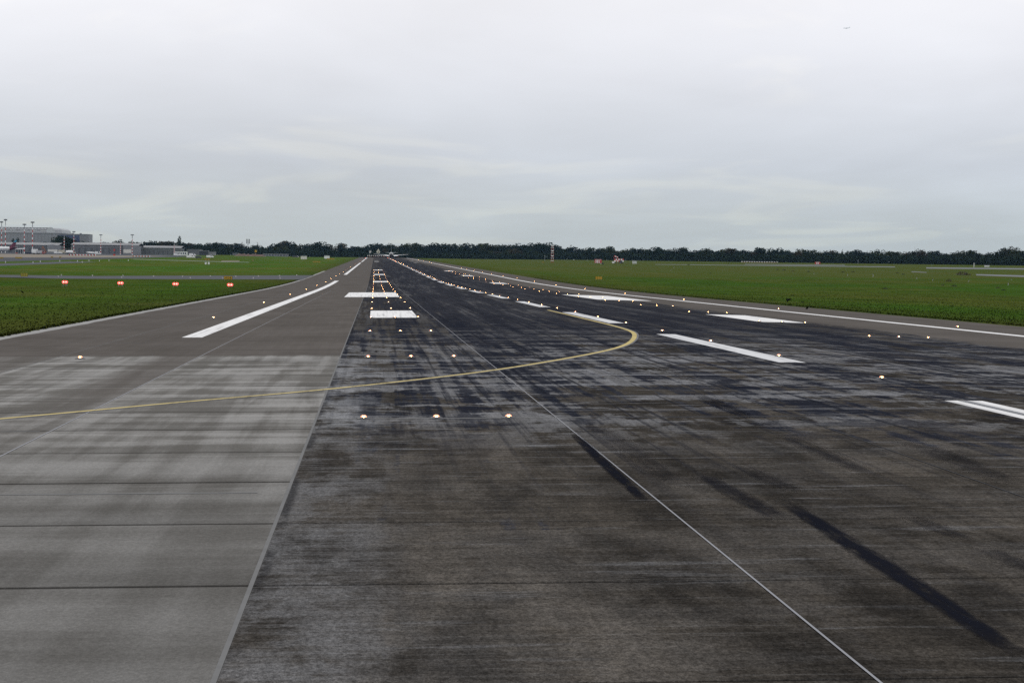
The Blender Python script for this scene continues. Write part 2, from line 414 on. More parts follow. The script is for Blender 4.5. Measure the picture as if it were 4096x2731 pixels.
# ------------------------------------------------------------------ runway
Y0S, NROW, LANE = 10.46, 23, 4.9
YEND = 2352.0
ysA = frange(Y0S + NROW * 5, 284.9, 20) + frange(284.9, 530.66, 12)[1:] + frange(530.66, YEND, 60)[1:]
XR = [-30, -22.5, 0, 22.5, 30]
runway = sheet('runway', XR, ysA, lambda x, y: zp(y) - .01512 * abs(x), PAVE, kind='structure')
sheet('runway_apron', XR, frange(-150, Y0S, 20), lambda x, y: -.01512 * abs(x), PAVE, runway)
sheet('slab_bed', [-30, 0, 30], [Y0S, Y0S + NROW * 5], lambda x, y: -.01512 * abs(x) - .035, BASE, runway)
edges = [-30.0] + [LANE * i for i in range(-6, 7)] + [30.0]
edges = [-29.99] + [LANE * i for i in range(-5, 6)] + [29.99]
for a_, b_ in zip(edges[:-1], edges[1:]):
    cx_, hw = (a_ + b_) / 2, (b_ - a_) / 2 - .012
    zc_ = -.01512 * abs(cx_); sl = -.01512 * (1 if cx_ > 0 else -1)
    hl = 2.5 - .026
    b = MB()
    t0 = [(-hw, -hl), (hw, -hl), (hw, hl), (-hw, hl)]
    ch = .012
    t1 = [(-hw + ch, -hl + ch), (hw - ch, -hl + ch), (hw - ch, hl - ch), (-hw + ch, hl - ch)]
    rg = [[(p, q, p * sl - .034) for p, q in t0], [(p, q, p * sl - .004) for p, q in t0], [(p, q, p * sl) for p, q in t1]]
    b.rings(rg, cap=False); n_ = len(b.v); b.face((n_ - 4, n_ - 3, n_ - 2, n_ - 1))
    me = b.mesh('slab', PAVE)
    for r_ in range(NROW):
        yc = Y0S + 5 * r_ + 2.5
        if a_ > 0:                                  # slabs out of the picture to the right stay part of the bed
            u_ = (a_ - CAM['cx']) / max(yc + 2.5, 1)
            if u_ > .345: 
                pass
        link('slab', me, runway, (cx_, yc, zc_ + random.uniform(-.0012, .0012)))
def strip(name, x0, x1, y0, y1, m_, dz=.004, parent=runway, step=20, jag=0):
    xs = [x0, x1] if x0 * x1 >= 0 else [x0, 0, x1]
    return sheet(name, xs, frange(y0, y1, step), lambda x, y: zp(y) - .01512 * abs(x) + dz, m_, parent)
for X, wd, m_ in ((-14.70, .046, SEAL), (-9.8, .024, mat('joint seal bright', (.27, .272, .285), .7, spec=0)), (-4.9, .024, SEALD), (-19.6, .034, mat('joint seal bright', (.27, .272, .285), .7, spec=0)), (-24.5, .04, SEAL), (4.9, .02, SEALD), (9.8, .03, SEALD), (14.7, .03, SEALD), (19.6, .03, SEAL)):
    strip('joint_seal', X - wd / 2, X + wd / 2, Y0S, 420 if X > -19 else 300, m_, .003)
# pale margin beside the grass on the left
b = MB()
ys_ = frange(70, 700, 3)
for y in ys_:
    j1 = random.uniform(-.12, .10)
    for x in (-30.25 + random.uniform(-.1, .1), -29.55 + j1): b.v.append((x, y, zp(y) - .01512 * 30 + (.03 if x < -30 else .005)))
for i in range(len(ys_) - 1): b.face((2 * i, 2 * i + 1, 2 * i + 3, 2 * i + 2))
b.build('edge_strip', PALECON, runway)
# side stripes
for y0, y1 in ((95.4, 459.5), (589, 1228.5), (1330, 1740), (1800, 2340)): strip('side_stripe', -22.1, -21.2, y0, y1, PWHITE)
strip('side_stripe', 21.2, 22.1, 20, 2340, PWHITE)
# centreline
for i in range(-1, 46):
    y0 = 68 + 50 * i
    near = i in (-1, 0, 1, 2)
    strip('centreline_dash', -.45, .45, y0, y0 + 30, PWORN if i != -1 else PWHITE)
strip('rubber_streak', -.16, .06, 18, 47.9, mat('rubber on paint', (.09, .095, .105), .6), .007)
# touchdown marks and aiming points
for s in (-1, 1):
    for y0, wd, ln in ((132.8, 3, 22.5), (231, 6, 45), (431, 3, 22.5), (581, 3, 22.5), (728, 3, 22.5), (1324, 3, 20), (1495, 3, 20)):
        xa, xb = (10.8, 10.8 + wd)
        strip('touchdown_mark' if wd == 3 else 'aiming_point_mark', min(s * xa, s * xb), max(s * xa, s * xb), y0, y0 + ln, PWHITE)
# pale joint wipes under the light bars
for y, xa, xb in ((43.2, -15 + .3, -9.2), (73.1, -14.3, -8.4), (103.2, -13.9, -7.6), (43.2, -9, -4)):
    strip('saw_cut', xa, xb, y - .09, y + .09, SEALD if xa > -9.5 else SEAL, .0035)
for y, xa, xb in ((88.5, -24.2, -23.0), (85.5, -22.4, -20.9), (103.5, -25, -23.4), (40.35, -29, -19.8), (29.0, -24, -15.1)):
    strip('saw_cut', xa, xb, y - .06, y + .06, SEAL, .0035)
# yellow turn-on line: follow it on the ground
D_ = 1.7415
yl = [(-420, 998), (-200, 981), (0, 962), (200, 944), (400, 925), (600, 908), (750, 894.5), (950, 873), (1140, 850), (1300, 823.5), (1400, 804), (1447, 788), (1466, 772), (1455, 760), (1400, 745), (1300, 724), (1255, 713)]
pts = [ground(a * D_, c * D_) for a, c in yl]
pts[-5:] = [Vector((-1.62, 96.5, 0)), Vector((-.98, 104, 0)), Vector((-.80, 116, 0)), Vector((-.78, 135, 0)), Vector((-.78, 156, 0))]
def catmull(P_, n=10):
    out = []
    for i in range(len(P_) - 1):
        p0 = P_[max(i - 1, 0)]; p1 = P_[i]; p2 = P_[i + 1]; p3 = P_[min(i + 2, len(P_) - 1)]
        for q in range(n):
            t = q / n
            out.append(.5 * ((2 * p1) + (-p0 + p2) * t + (2 * p0 - 5 * p1 + 4 * p2 - p3) * t * t + (-p0 + 3 * p1 - 3 * p2 + p3) * t ** 3))
    out.append(P_[-1]); return out
cur = [Vector((p.x, p.y, 0)) for p in catmull(pts)]
for _ in range(30):
    cur = [cur[0]] + [(cur[i - 1] + cur[i] * 2 + cur[i + 1]) / 4 for i in range(1, len(cur) - 1)] + [cur[-1]]
def ribbon(name, o0, o1, m_, dz):
    b = MB()
    for i, p in enumerate(cur):
        d = (cur[min(i + 1, len(cur) - 1)] - cur[max(i - 1, 0)]).normalized(); n = Vector((-d.y, d.x, 0))
        for o in (o0, o1):
            q = p + n * o; b.v.append((q.x, q.y, -.01512 * abs(q.x) + dz))
    for i in range(len(cur) - 1): b.face((2 * i, 2 * i + 1, 2 * i + 3, 2 * i + 2))
    return b.build(name, m_, runway)
ribbon('lead_on_line', -.105, .105, PYEL, .008)
ribbon('lead_on_border', -.19, -.108, PGREY, .005)

# tyre marks laid on the concrete
def smear(name, alpha=.85):
    m_ = bpy.data.materials.new(name); m_.use_nodes = True
    t = NT(m_.node_tree); bs = t.n['Principled BSDF']
    x, y, z = t.pos()
    uv = t.new('ShaderNodeUVMap'); su = t.new('ShaderNodeSeparateXYZ'); t.l.new(uv.outputs[0], su.inputs[0])
    u, v = su.outputs[0], su.outputs[1]
    ed = t.m('MULTIPLY', t.m('MULTIPLY', t.sstep(u, 0, .3), t.sstep(u, .7, 1, 1, 0)), t.m('MULTIPLY', t.sstep(v, 0, .16), t.sstep(v, .76, 1, 1, 0)))
    g = t.noise(t.vec(t.m('MULTIPLY', x, 9), t.m('MULTIPLY', y, .9), 0), 1, 6, .65)
    g2 = t.noise(t.vec(t.m('MULTIPLY', x, 40), t.m('MULTIPLY', y, 20), 0), 1, 2, .7)
    a = t.m('MULTIPLY', ed, t.m('MULTIPLY', t.sstep(g, .30, .55, .25, 1), t.lin(g2, .25, .6, .55, 1)))
    t.put(bs.inputs['Alpha'], t.m('MULTIPLY', a, alpha))
    bs.inputs['Base Color'].default_value = (.0105, .0115, .017, 1); bs.inputs['Roughness'].default_value = .6
    bs.inputs['Specular IOR Level'].default_value = 0
    return m_
SM1, SM2, SM3 = smear('tyre rubber smear', 1.0), smear('tyre rubber faint', .55), smear('tyre rubber ghost', .32)
def skid(p0, p1, wd, m_, n=12, bow=0.0):
    b = MB(); uvs = []
    for i in range(n + 1):
        t = i / n; x = p0[0] + (p1[0] - p0[0]) * t + bow * math.sin(math.pi * t); y = p0[1] + (p1[1] - p0[1]) * t
        ww = wd * (.75 + .35 * math.sin(math.pi * t))
        for j, s in enumerate((-.5, .5)):
            X = x + s * ww; b.v.append((X, y, -.01512 * abs(X) + .0065)); uvs.append((j, t))
    for i in range(n): b.face((2 * i, 2 * i + 1, 2 * i + 3, 2 * i + 2))
    me = b.mesh('tyre_mark', m_); ul = me.uv_layers.new(name='UVMap')
    for lp in me.loops: ul.data[lp.index].uv = uvs[lp.vertex_index]
    link('tyre_mark', me, runway)
def gp(a, c): p = ground(a * D_, c * D_); return (p.x, p.y)
skid(gp(2380, 1530), gp(1780, 1140), .34, SM1, 18, .03)
skid(gp(1800, 1195), gp(1600, 1085), .42, SM2)
skid(gp(1490, 1160), gp(1310, 990), .24, SM1)
skid(gp(2215, 1238), gp(2090, 1188), .36, SM3)
skid(gp(2400, 1320), gp(2250, 1255), .36, SM3)
skid(gp(1830, 1130), gp(1690, 1065), .4, SM3)
skid(gp(1560, 1120), gp(1380, 980), .5, SM3)
skid(gp(2000, 1090), gp(1800, 1000), .5, SM3)
skid(gp(2330, 1110), gp(2080, 1010), .6, SM3)
skid(gp(1720, 960), gp(1600, 905), .5, SM2)

# taxiway joining from the left, and the exit L4 further on
def patch(name, xs, y0, y1, m_, dz=.06, ny=6, parent=None, **kw):
    b = MB(); n = ny + 1
    for x in xs:
        a, c = y0(x), y1(x)
        for j in range(n):
            y = a + (c - a) * j / ny; b.v.append((x, y, gz(x, y) + dz))
    for i in range(len(xs) - 1):
        for j in range(ny): b.face((i * n + j, (i + 1) * n + j, (i + 1) * n + j + 1, i * n + j + 1))
    return b.build(name, m_, parent, **kw)
lerp = lambda x, a, fa, b_, fb: fa + (fb - fa) * (x - a) / (b_ - a)
patch('taxiway', [-29.97, -34, -42, -60, -90, -120, -160], lambda x: -40, lambda x: 74 - max(0, (-x - 30)) * .25, PAVE, .004, 8, kind='structure')
def l4y0(x): return 470 if x > -31 else (479 - max(0, -x - 33) * 0 + max(0, -x - 60) * .16)
def l4y1(x): return lerp(x, -30, 572, -104, 524) if x > -104 else 524 - (x + 104) * -.05
patch('exit_taxiway', [-29.9, -31, -33, -36, -40, -50, -60, -70, -85, -104, -125, -160], l4y0, l4y1, TAXI, .062, 8, kind='structure')
patch('parallel_taxiway', [-137, -141, -145, -149], lambda x: 560, lambda x: 960, TAXI, .06, 24, kind='structure')
patch('apron', [-1300, -700, -450, -300, -220, -180, -165, -157], lambda x: 560, lambda x: 2150 if x < -180 else 1900, APRON, .06, 60, kind='structure')
sa = [(-700, 1120), (-450, 1120), (-330, 1130), (-250, 1150), (-215, 1190), (-195, 1290), (-180, 1420)]
patch('apron_concrete', [a for a, _ in sa], lambda x: dict(sa)[x], lambda x: 1760, SAND, .072, 30, kind='structure')
patch('service_road', [-170, -150, -120, -100, -85], lambda x: 1210, lambda x: 1235, PALECON, .06, 4, kind='structure')
def pxstrip(name, pa, pb, m_, **kw):          # pa: near edge pixels, pb: far edge pixels, both on the ground
    b = MB(); n = len(pa); K = 5
    for (a, c), (e_, f_) in zip(pa, pb):
        p, q = ground(a, c), ground(e_, f_)
        for j in range(K + 1):
            r_ = p.lerp(q, j / K); b.v.append((r_.x, r_.y, gz(r_.x, r_.y) + .06))
    for i in range(n - 1):
        for j in range(K): b.face((i * (K + 1) + j, (i + 1) * (K + 1) + j, (i + 1) * (K + 1) + j + 1, i * (K + 1) + j + 1))
    return b.build(name, m_, kind='structure', **kw)
RW2 = mat('far pale pavement', (.185, .19, .20), .7, var=.2, scale=.02, spec=0)
def pxrow(xs, f): return [(x, f(x)) for x in xs]
pxstrip('far_runway', pxrow(range(2620, 3640, 60), lambda x: 1058.6 + (x - 2620) * .0115), pxrow(range(2620, 3640, 60), lambda x: 1057.4 + (x - 2620) * .0095), RW2)
pxstrip('far_runway', pxrow(range(3705, 4330, 60), lambda x: 1074.5 + (x - 3705) * .0105), pxrow(range(3705, 4330, 60), lambda x: 1069.6 + (x - 3705) * .0095), RW2)
pxstrip('far_taxiway', pxrow(range(3905, 4330, 40), lambda x: 1102 + (x - 3905) * .034), pxrow(range(3905, 4330, 40), lambda x: 1097 + (x - 3905) * .026), RW2)
pxstrip('far_taxiway', pxrow(range(3646, 3721, 15), lambda x: 1088.5 + (x - 3646) * .05), pxrow(range(3646, 3721, 15), lambda x: 1086 + (x - 3646) * .05), RW2)
pxstrip('far_taxiway', pxrow(range(2980, 3420, 40), lambda x: 1058.2 + (x - 2980) * .01), pxrow(range(2980, 3420, 40), lambda x: 1056.2 + (x - 2980) * .01), RW2)
pxstrip('far_taxiway', pxrow(range(886, 960, 12), lambda x: 1046.8), pxrow(range(886, 960, 12), lambda x: 1043.6), SAND)

# ------------------------------------------------------------------ runway lights
def lamp_mat(name, rgb, strength):
    m_ = bpy.data.materials.new(name); m_.use_nodes = True
    t = NT(m_.node_tree); bs = t.n['Principled BSDF']
    bs.inputs['Base Color'].default_value = (.5, .5, .5, 1)
    bs.inputs['Emission Color'].default_value = (*rgb, 1); bs.inputs['Emission Strength'].default_value = strength
    m_.cycles.emission_sampling = 'NONE'
    return m_
LW = lamp_mat('lamp warm white', (1.0, .52, .19), 55)
LWE = lamp_mat('lamp edge white', (1.0, .55, .21), 55)
LR = lamp_mat('lamp red', (1.0, .20, .09), 48)
LP = lamp_mat('papi red halo', (1.0, .016, .010), 2.6); LPC = lamp_mat('papi core', (1.0, .42, .28), 4.0)
def inset(w_=.046, h_=.021, rad=.15):
    hb = MB(); n = 14
    hb.rings([[(rad * math.cos(2 * math.pi * i / n), rad * math.sin(2 * math.pi * i / n), 0) for i in range(n)],
              [(rad * .97 * math.cos(2 * math.pi * i / n), rad * .97 * math.sin(2 * math.pi * i / n), .012) for i in range(n)],
              [(rad * .55 * math.cos(2 * math.pi * i / n), rad * .55 * math.sin(2 * math.pi * i / n), .040) for i in range(n)]])
    lb = MB(); rs = []
    for k_ in range(5):                          # bulging lens window facing both ways
        ph = math.pi / 2 * k_ / 4
        rs.append([(w_ / 2 * math.cos(ph) * math.cos(2 * math.pi * i / 10), -.03 + w_ * .35 * math.cos(ph) * math.sin(2 * math.pi * i / 10), .034 + h_ * math.sin(ph)) for i in range(10)])
    lb.rings(rs)
    return hb, lb
hb, lb = inset()
LA = lamp_mat('amber glare rim', (1.0, .27, .06), 1.7); LAR = lamp_mat('red glare rim', (1.0, .12, .05), 2.2)  # added glowing rim behind each lens, stands for the glare fringe
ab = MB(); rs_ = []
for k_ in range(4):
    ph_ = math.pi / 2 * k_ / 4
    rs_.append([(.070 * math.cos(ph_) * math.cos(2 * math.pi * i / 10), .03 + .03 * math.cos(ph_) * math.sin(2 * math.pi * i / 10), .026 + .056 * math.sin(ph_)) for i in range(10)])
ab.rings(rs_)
HOUS = mat('lamp housing dark', (.05, .05, .052), .6)
ME_H = hb.mesh('housing', HOUS); ME_L = lb.mesh('lens', LW, True); ME_LR = lb.mesh('lens', LR, True); ME_LE = lb.mesh('lens', LWE, True)
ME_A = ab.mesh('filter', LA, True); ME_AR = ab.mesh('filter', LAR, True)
def runway_light(name, x, y, lens, label, group):
    o = empty(name, (x, y, zp(y) - .01512 * abs(x) + .002), 0, label, 'light', group)
    if name == 'edge_light': o.scale = (1.25, 1.25, 1.25)
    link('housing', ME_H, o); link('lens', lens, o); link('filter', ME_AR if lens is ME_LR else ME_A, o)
for k_ in range(24):
    y = 43.12 + 30 * k_
    for s, lo in ((-1, 0), (1, 2)):
        if k_ < lo: continue
        for j in (-1, 0, 1):
            runway_light('touchdown_zone_light', s * 12.26 + j * 1.474, y, ME_L,
                         'small warm white inset lamp in the %s-hand touchdown light bars of the runway' % ('left' if s < 0 else 'right'), 'touchdown zone lights, %s row' % ('left' if s < 0 else 'right'))
for k_ in range(0, 153):
    y = 57.94 + 15 * k_
    red = y > 2000 or (y > 1400 and k_ % 4 == 0)
    runway_light('centreline_light', .50, y, ME_LR if red else ME_L,
                 ('reddish' if red else 'warm white') + ' inset lamp in the row along the runway centreline', 'runway centreline lights, ' + ('red' if red else 'white'))
for k_ in range(0, 38):
    y = 72.99 + 60 * k_
    for s in (-1, 1):
        if s > 0 and k_ < 1: continue
        red = y > 1900 and s < 0
        runway_light('edge_light', s * 23.51, y, ME_LR if red else ME_LE,
                     ('reddish far' if red else 'bright white') + ' lamp just outside the %s side stripe of the runway' % ('left' if s < 0 else 'right'), 'runway edge lights, %s %s' % ('left' if s < 0 else 'right', 'red' if red else 'white'))
# far cross bar of red end lights
for k_ in range(9):
    x = -24 + 5.4 * k_
    runway_light('end_light', x, 2346, ME_LR, 'tiny red lamp in the cross row at the far runway end', 'runway end lights')

# ------------------------------------------------------------------ approach path indicator boxes
def papi(px, py, base, label):
    p = ground(px, base); g = empty('approach_slope_light', p, 0, label, 'approach light', 'row of four red approach slope lights')
    s = CAM['f'] / p.y
    zl = (base - py) / s                        # lamp height above ground
    b = MB(); b.box(-.42, .42, -.45, .55, zl - .17, zl + .16); b.box(-.45, .45, -.52, -.45, zl + .16, zl + .19)
    b.build('housing', mat('orange box paint', (.20, .09, .03), .5), g)
    for sx in (-1, 1):
        MB().tube((sx * .3, -.35, 0), (sx * .3, -.35, zl - .17), .035).build('leg', STEEL, g)
    MB().tube((0, .42, 0), (0, .42, zl - .17), .035).build('leg', STEEL, g)
    MB().box(-.5, .5, -.5, .5, .0, .05).build('base_plate', PALECON, g)
    for sx in (-.20, .20):
        E_ = lambda r0, r1, y0, d_: [[(sx + r0 * math.cos(a) * q, y0 - d, zl + r1 * math.sin(a) * q) for a in [2 * math.pi * i / 12 for i in range(12)]] for q, d in ((1, 0), (.8, d_), (.3, d_ * 1.5))]
        lp = MB().rings(E_(.27, .24, -.455, .03)).build('lamp', LP, g)  # wide red disc added round the lens, emits its glow halo
        MB().rings(E_(.085, .065, -.52, .02)).build('lens', LPC, lp)
for px, py, base, l in ((261, 1128, 1147, 'leftmost glowing red approach slope light on the grass'), (483, 1132, 1147.5, 'second glowing red approach slope light from the left'),
                        (703, 1135.5, 1149.5, 'third glowing red approach slope light from the left'), (921, 1139, 1150.5, 'glowing red approach slope light below the yellow L4 sign')):
    papi(px, py, base, l)

# ------------------------------------------------------------------ signs
def letters(parent, y, zc, h, items, m_):
    for nm, strokes in items:
        b = MB()
        for (x0, z0, x1, z1, t_) in strokes:
            d = Vector((x1 - x0, 0, z1 - z0)); n = Vector((-d.z, 0, d.x)).normalized() * t_ / 2
            pts_ = [Vector((x0, 0, z0)) - n, Vector((x1, 0, z1)) - n, Vector((x1, 0, z1)) + n, Vector((x0, 0, z0)) + n]
            b.rings([[(q.x * h, y, zc + q.z * h) for q in pts_], [(q.x * h, y - .012, zc + q.z * h) for q in pts_]])
        b.build(nm, m_, parent)
def sign(px, base, wpx, toppx, label, front=True, text=False, m_=YEL, group=None, panels=3, Y=None):
    p = ground(px, base) if Y is None else at(px, base, Y)
    s = CAM['f'] / p.y; wd = wpx / s; top = (base - toppx) / s
    p.z = gz(p.x, p.y) + .05
    g = empty('taxiway_sign', p, 0, label, 'sign', group)
    z0 = top * .22
    MB().box(-wd / 2, wd / 2, -.09, .09, z0, top).build('cabinet', BLK if text else m_, g)
    if text: MB().box(-wd / 2 + .05, wd / 2 - .05, -.105, -.085, z0 + .05, top - .05).build('face', m_, g)
    else:
        for i in range(panels + 1):
            x = -wd / 2 + wd * i / panels
            MB().box(x - .035, x + .035, -.13, -.09, z0 - .02, top + .01).build('rib', mat('sign rib', (.16, .10, .01), .5), g)
    for i in range(3):
        x = -wd * .42 + wd * .42 * i
        MB().tube((x, 0, 0), (x, 0, z0), .035).build('leg', STEEL, g)
        MB().box(x - .09, x + .09, -.09, .09, 0, .03).build('foot', STEEL, g)
    if text:
        zc = (z0 + top) / 2; h = (top - z0)
        k = .30
        letters(g, -.105, zc, h, [
            ('arrow', [(-.80, 0, -.28, 0, .085), (-.80, 0, -.60, .17, .085), (-.80, 0, -.60, -.17, .085)]),
            ('letter', [(.02, .28, .02, -.28, .10), (.02, -.24, .30, -.24, .10)]),
            ('digit', [(.70, .28, .70, -.28, .10), (.68, .26, .44, -.10, .09), (.43, -.10, .82, -.10, .09)])], BLK)
    return g
sign(912.5, 1123, 34.5, 1105.5, 'yellow sign with black arrow and L4 beside the exit taxiway', text=True)
sign(97, 1111, 27, 1093.5, 'yellow-green sign back with ribs on the grass at the far left', m_=mat('sign back olive', (.26, .23, .02), .55))
sign(2395, 1121, 27, 1107, 'yellow ribbed sign back alone in the right-hand grass')
for px, base, wpx, top, l in ((75, 1036, 27, 1029, 'long yellow sign on the apron edge below the parked airliner'), (5, 1036, 16, 1029.5, 'yellow sign cut by the left picture edge near the apron'),
        (208, 1033, 9, 1027, 'small yellow sign on the pale apron concrete'), (241, 1033.5, 8, 1027.5, 'small dark yellow sign right beside the other one on pale apron'),
        (1266, 1052, 30, 1045.5, 'nearer olive yellow sign in the grass left of the far runway'), (1323, 1039.5, 30, 1033.5, 'farther olive yellow sign in the grass left of the far runway'),
        (760, 1029, 16, 1024, 'yellow sign in front of the low terminal buildings'), (1011, 1046, 5, 1040, 'tiny orange sign at the end of pale strips in grass'),
        (2172, 1052, 9, 1048, 'tiny orange sign in the grass right of the runway')):
    sign(px, base, wpx, top, l, m_=YELB, group='distant taxiway signs', panels=4)

# ------------------------------------------------------------------ small taxiway edge markers and stakes
def stake(name, px, base, top, m_, label, group, wid=.12, capm=None):
    p = ground(px, base); s = CAM['f'] / p.y; h = (base - top) / s
    g = empty(name, (p.x, p.y, p.z + .045), 0, label, 'marker', group)
    MB().tube((0, 0, 0), (0, 0, h * .8), wid / 2, wid / 2 * .8, 7).build('post', m_, g)
    MB().rings([[(wid * .75 * q * math.cos(a), wid * .75 * q * math.sin(a), z_) for a in [2 * math.pi * i / 8 for i in range(8)]] for q, z_ in ((.8, h * .78), (1, h * .86), (.9, h * .97), (.3, h))]).build('cap', capm or m_, g)
    MB().box(-wid, wid, -wid, wid, 0, .03).build('base', DGREY, g)
for px, py in ((233, 1107), (246, 1101), (370, 1103), (487, 1110), (492, 1104), (615, 1106), (730, 1106), (761, 1112), (841, 1106), (891, 1114), (943, 1106), (1013, 1113), (1034, 1106), (1118, 1104), (1120, 1114), (1187, 1102)):
    stake('edge_marker', px, py + 2.5, py - 2.5, mat('marker pinkish white', (.55, .46, .46), .5), 'small pale marker beside the exit taxiway behind the red lights', 'markers along the exit taxiway', .22, WHITE)
for px, py in ((22, 1049), (132, 1050), (161, 1047), (239, 1044), (310, 1045), (329, 1049), (356, 1043), (398, 1043), (436, 1042), (513, 1042)):
    stake('grass_stake', px, py + 3, py - 3, WHITE, 'thin white stake in the grass in front of the apron', 'white stakes near the apron', .28)
for px, base, top, l in ((3390, 1105, 1096, 'white stake in the right field, nearest the crows'), (3492, 1109, 1095, 'taller white banded stake in the right field'),
        (4033, 1142, 1129, 'white stake with dark cap at far right of the field'), (3731, 1124, 1115, 'white stake beside brown tuft in right field'), (3667, 1117, 1108, 'pale thin stake left of the brown tuft'),
        (3875, 1128, 1121, 'faint pale stake right of centre in right field'), (4045, 1121, 1115, 'short white stake near the far right pavement'), (2684, 1085, 1079, 'tiny white stake on the field beyond the yellow sign'),
        (2696, 1074, 1066, 'tiny pale stake in the middle of the right field'), (3256, 1098, 1090, 'faint stake behind the flying crows')):
    stake('field_stake', px, base, top, mat('stake grey white', (.42, .42, .42), .6), l, 'stakes in the right-hand field', .15, DGREY)
# pair of instrument poles with orange tops
for px, l in ((823, 'left of two white poles with orange tops in grass'), (835, 'right of two white poles with orange tops in grass')):
    p = ground(px, 1058); s = CAM['f'] / p.y; h = 22 / s
    g = empty('instrument_pole', (p.x, p.y, p.z + .05), 0, l, 'pole', 'orange topped poles')
    MB().box(-.4, .4, -.4, .4, 0, h * .38).build('cabinet', WHITE, g); MB().tube((0, 0, h * .38), (0, 0, h), .09, .07).build('pole', STEEL, g)
    MB().box(-.5, .5, -.15, .15, h * .86, h).build('head', ORANGE, g)

# ------------------------------------------------------------------ crows
CROW = mat('crow black', (.006, .006, .007), .9, spec=0)
def crow(px, py, Y, rot, span, flap, label, tilt=0.0):
    p = at(px, py, Y)
    o = empty('crow', p, rot, label, 'bird', 'crows flying over the grass'); o.rotation_euler = (tilt, 0, rot); o.scale = (1.12,) * 3
    n = 8; rs = []
    for y, r_, z in ((-.24, .012, .0), (-.20, .035, 0), (-.10, .06, -.005), (.02, .072, -.01), (.12, .055, 0), (.17, .04, .02), (.21, .042, .03), (.245, .03, .028), (.27, .012, .02), (.32, .004, .012)):
        rs.append([(r_ * math.cos(2 * math.pi * i / n), y, z + r_ * .9 * math.sin(2 * math.pi * i / n)) for i in range(n)])
    MB().rings(rs).build('body', CROW, o, smooth=True)
    for s in (-1, 1):
        b = MB(); L = []
        for t, c0, c1 in ((0, .12, -.10), (.25, .13, -.12), (.5, .12, -.11), (.75, .06, -.10), (1, -.02, -.09)):
            a = flap * (1 if t < .5 else .6)
            x = s * (.04 + span / 2 * t * math.cos(a)); z = span / 2 * t * math.sin(a)
            L.append([(x, c0, z + .006), (x, c1, z + .004), (x, c1, z - .004), (x, c0, z - .008)])
        b.rings(L).build('wing', CROW, o)
    MB().rings([[(-.02, -.2, .006), (.02, -.2, .006), (.02, -.2, -.006), (-.02, -.2, -.006)], [(-.075, -.40, .004), (.075, -.40, .004), (.075, -.40, -.004), (-.075, -.40, -.004)]]).build('tail', CROW, o)
crow(3148, 1201, 250, R(35), .95, R(62), 'crow with raised wings at the left of the flock', R(50))
crow(3170, 1184, 330, R(40), .7, R(35), 'smallest, highest crow of the flock above the grass', R(50))
crow(3213, 1213, 245, R(10), .9, R(-50), 'crow with wings swept down in the middle of the flock', R(55))
crow(3248, 1217, 245, R(60), .9, R(-72), 'crow gliding slantwise at the right of the flock', R(-45))
crow(3228, 1233, 200, R(70), .7, R(12), 'lowest crow of the flock at the pavement edge', R(-50))
p = ground(89, 1176)
b = empty('crow', (p.x, p.y, p.z + .06), R(70), 'dark crow standing alone on the left grass', 'bird')
b_ = MB(); n = 8
b_.rings([[(r_ * math.cos(2 * math.pi * i / n), y, z + r_ * math.sin(2 * math.pi * i / n)) for i in range(n)] for y, r_, z in ((-.26, .01, .10), (-.14, .06, .14), (0, .09, .19), (.10, .07, .25), (.15, .05, .31), (.20, .045, .33), (.25, .012, .32))]).build('body', CROW, b, smooth=True)
for s in (-1, 1): MB().tube((s * .03, 0, 0), (s * .03, 0, .14), .008, n=5).build('leg', CROW, b)

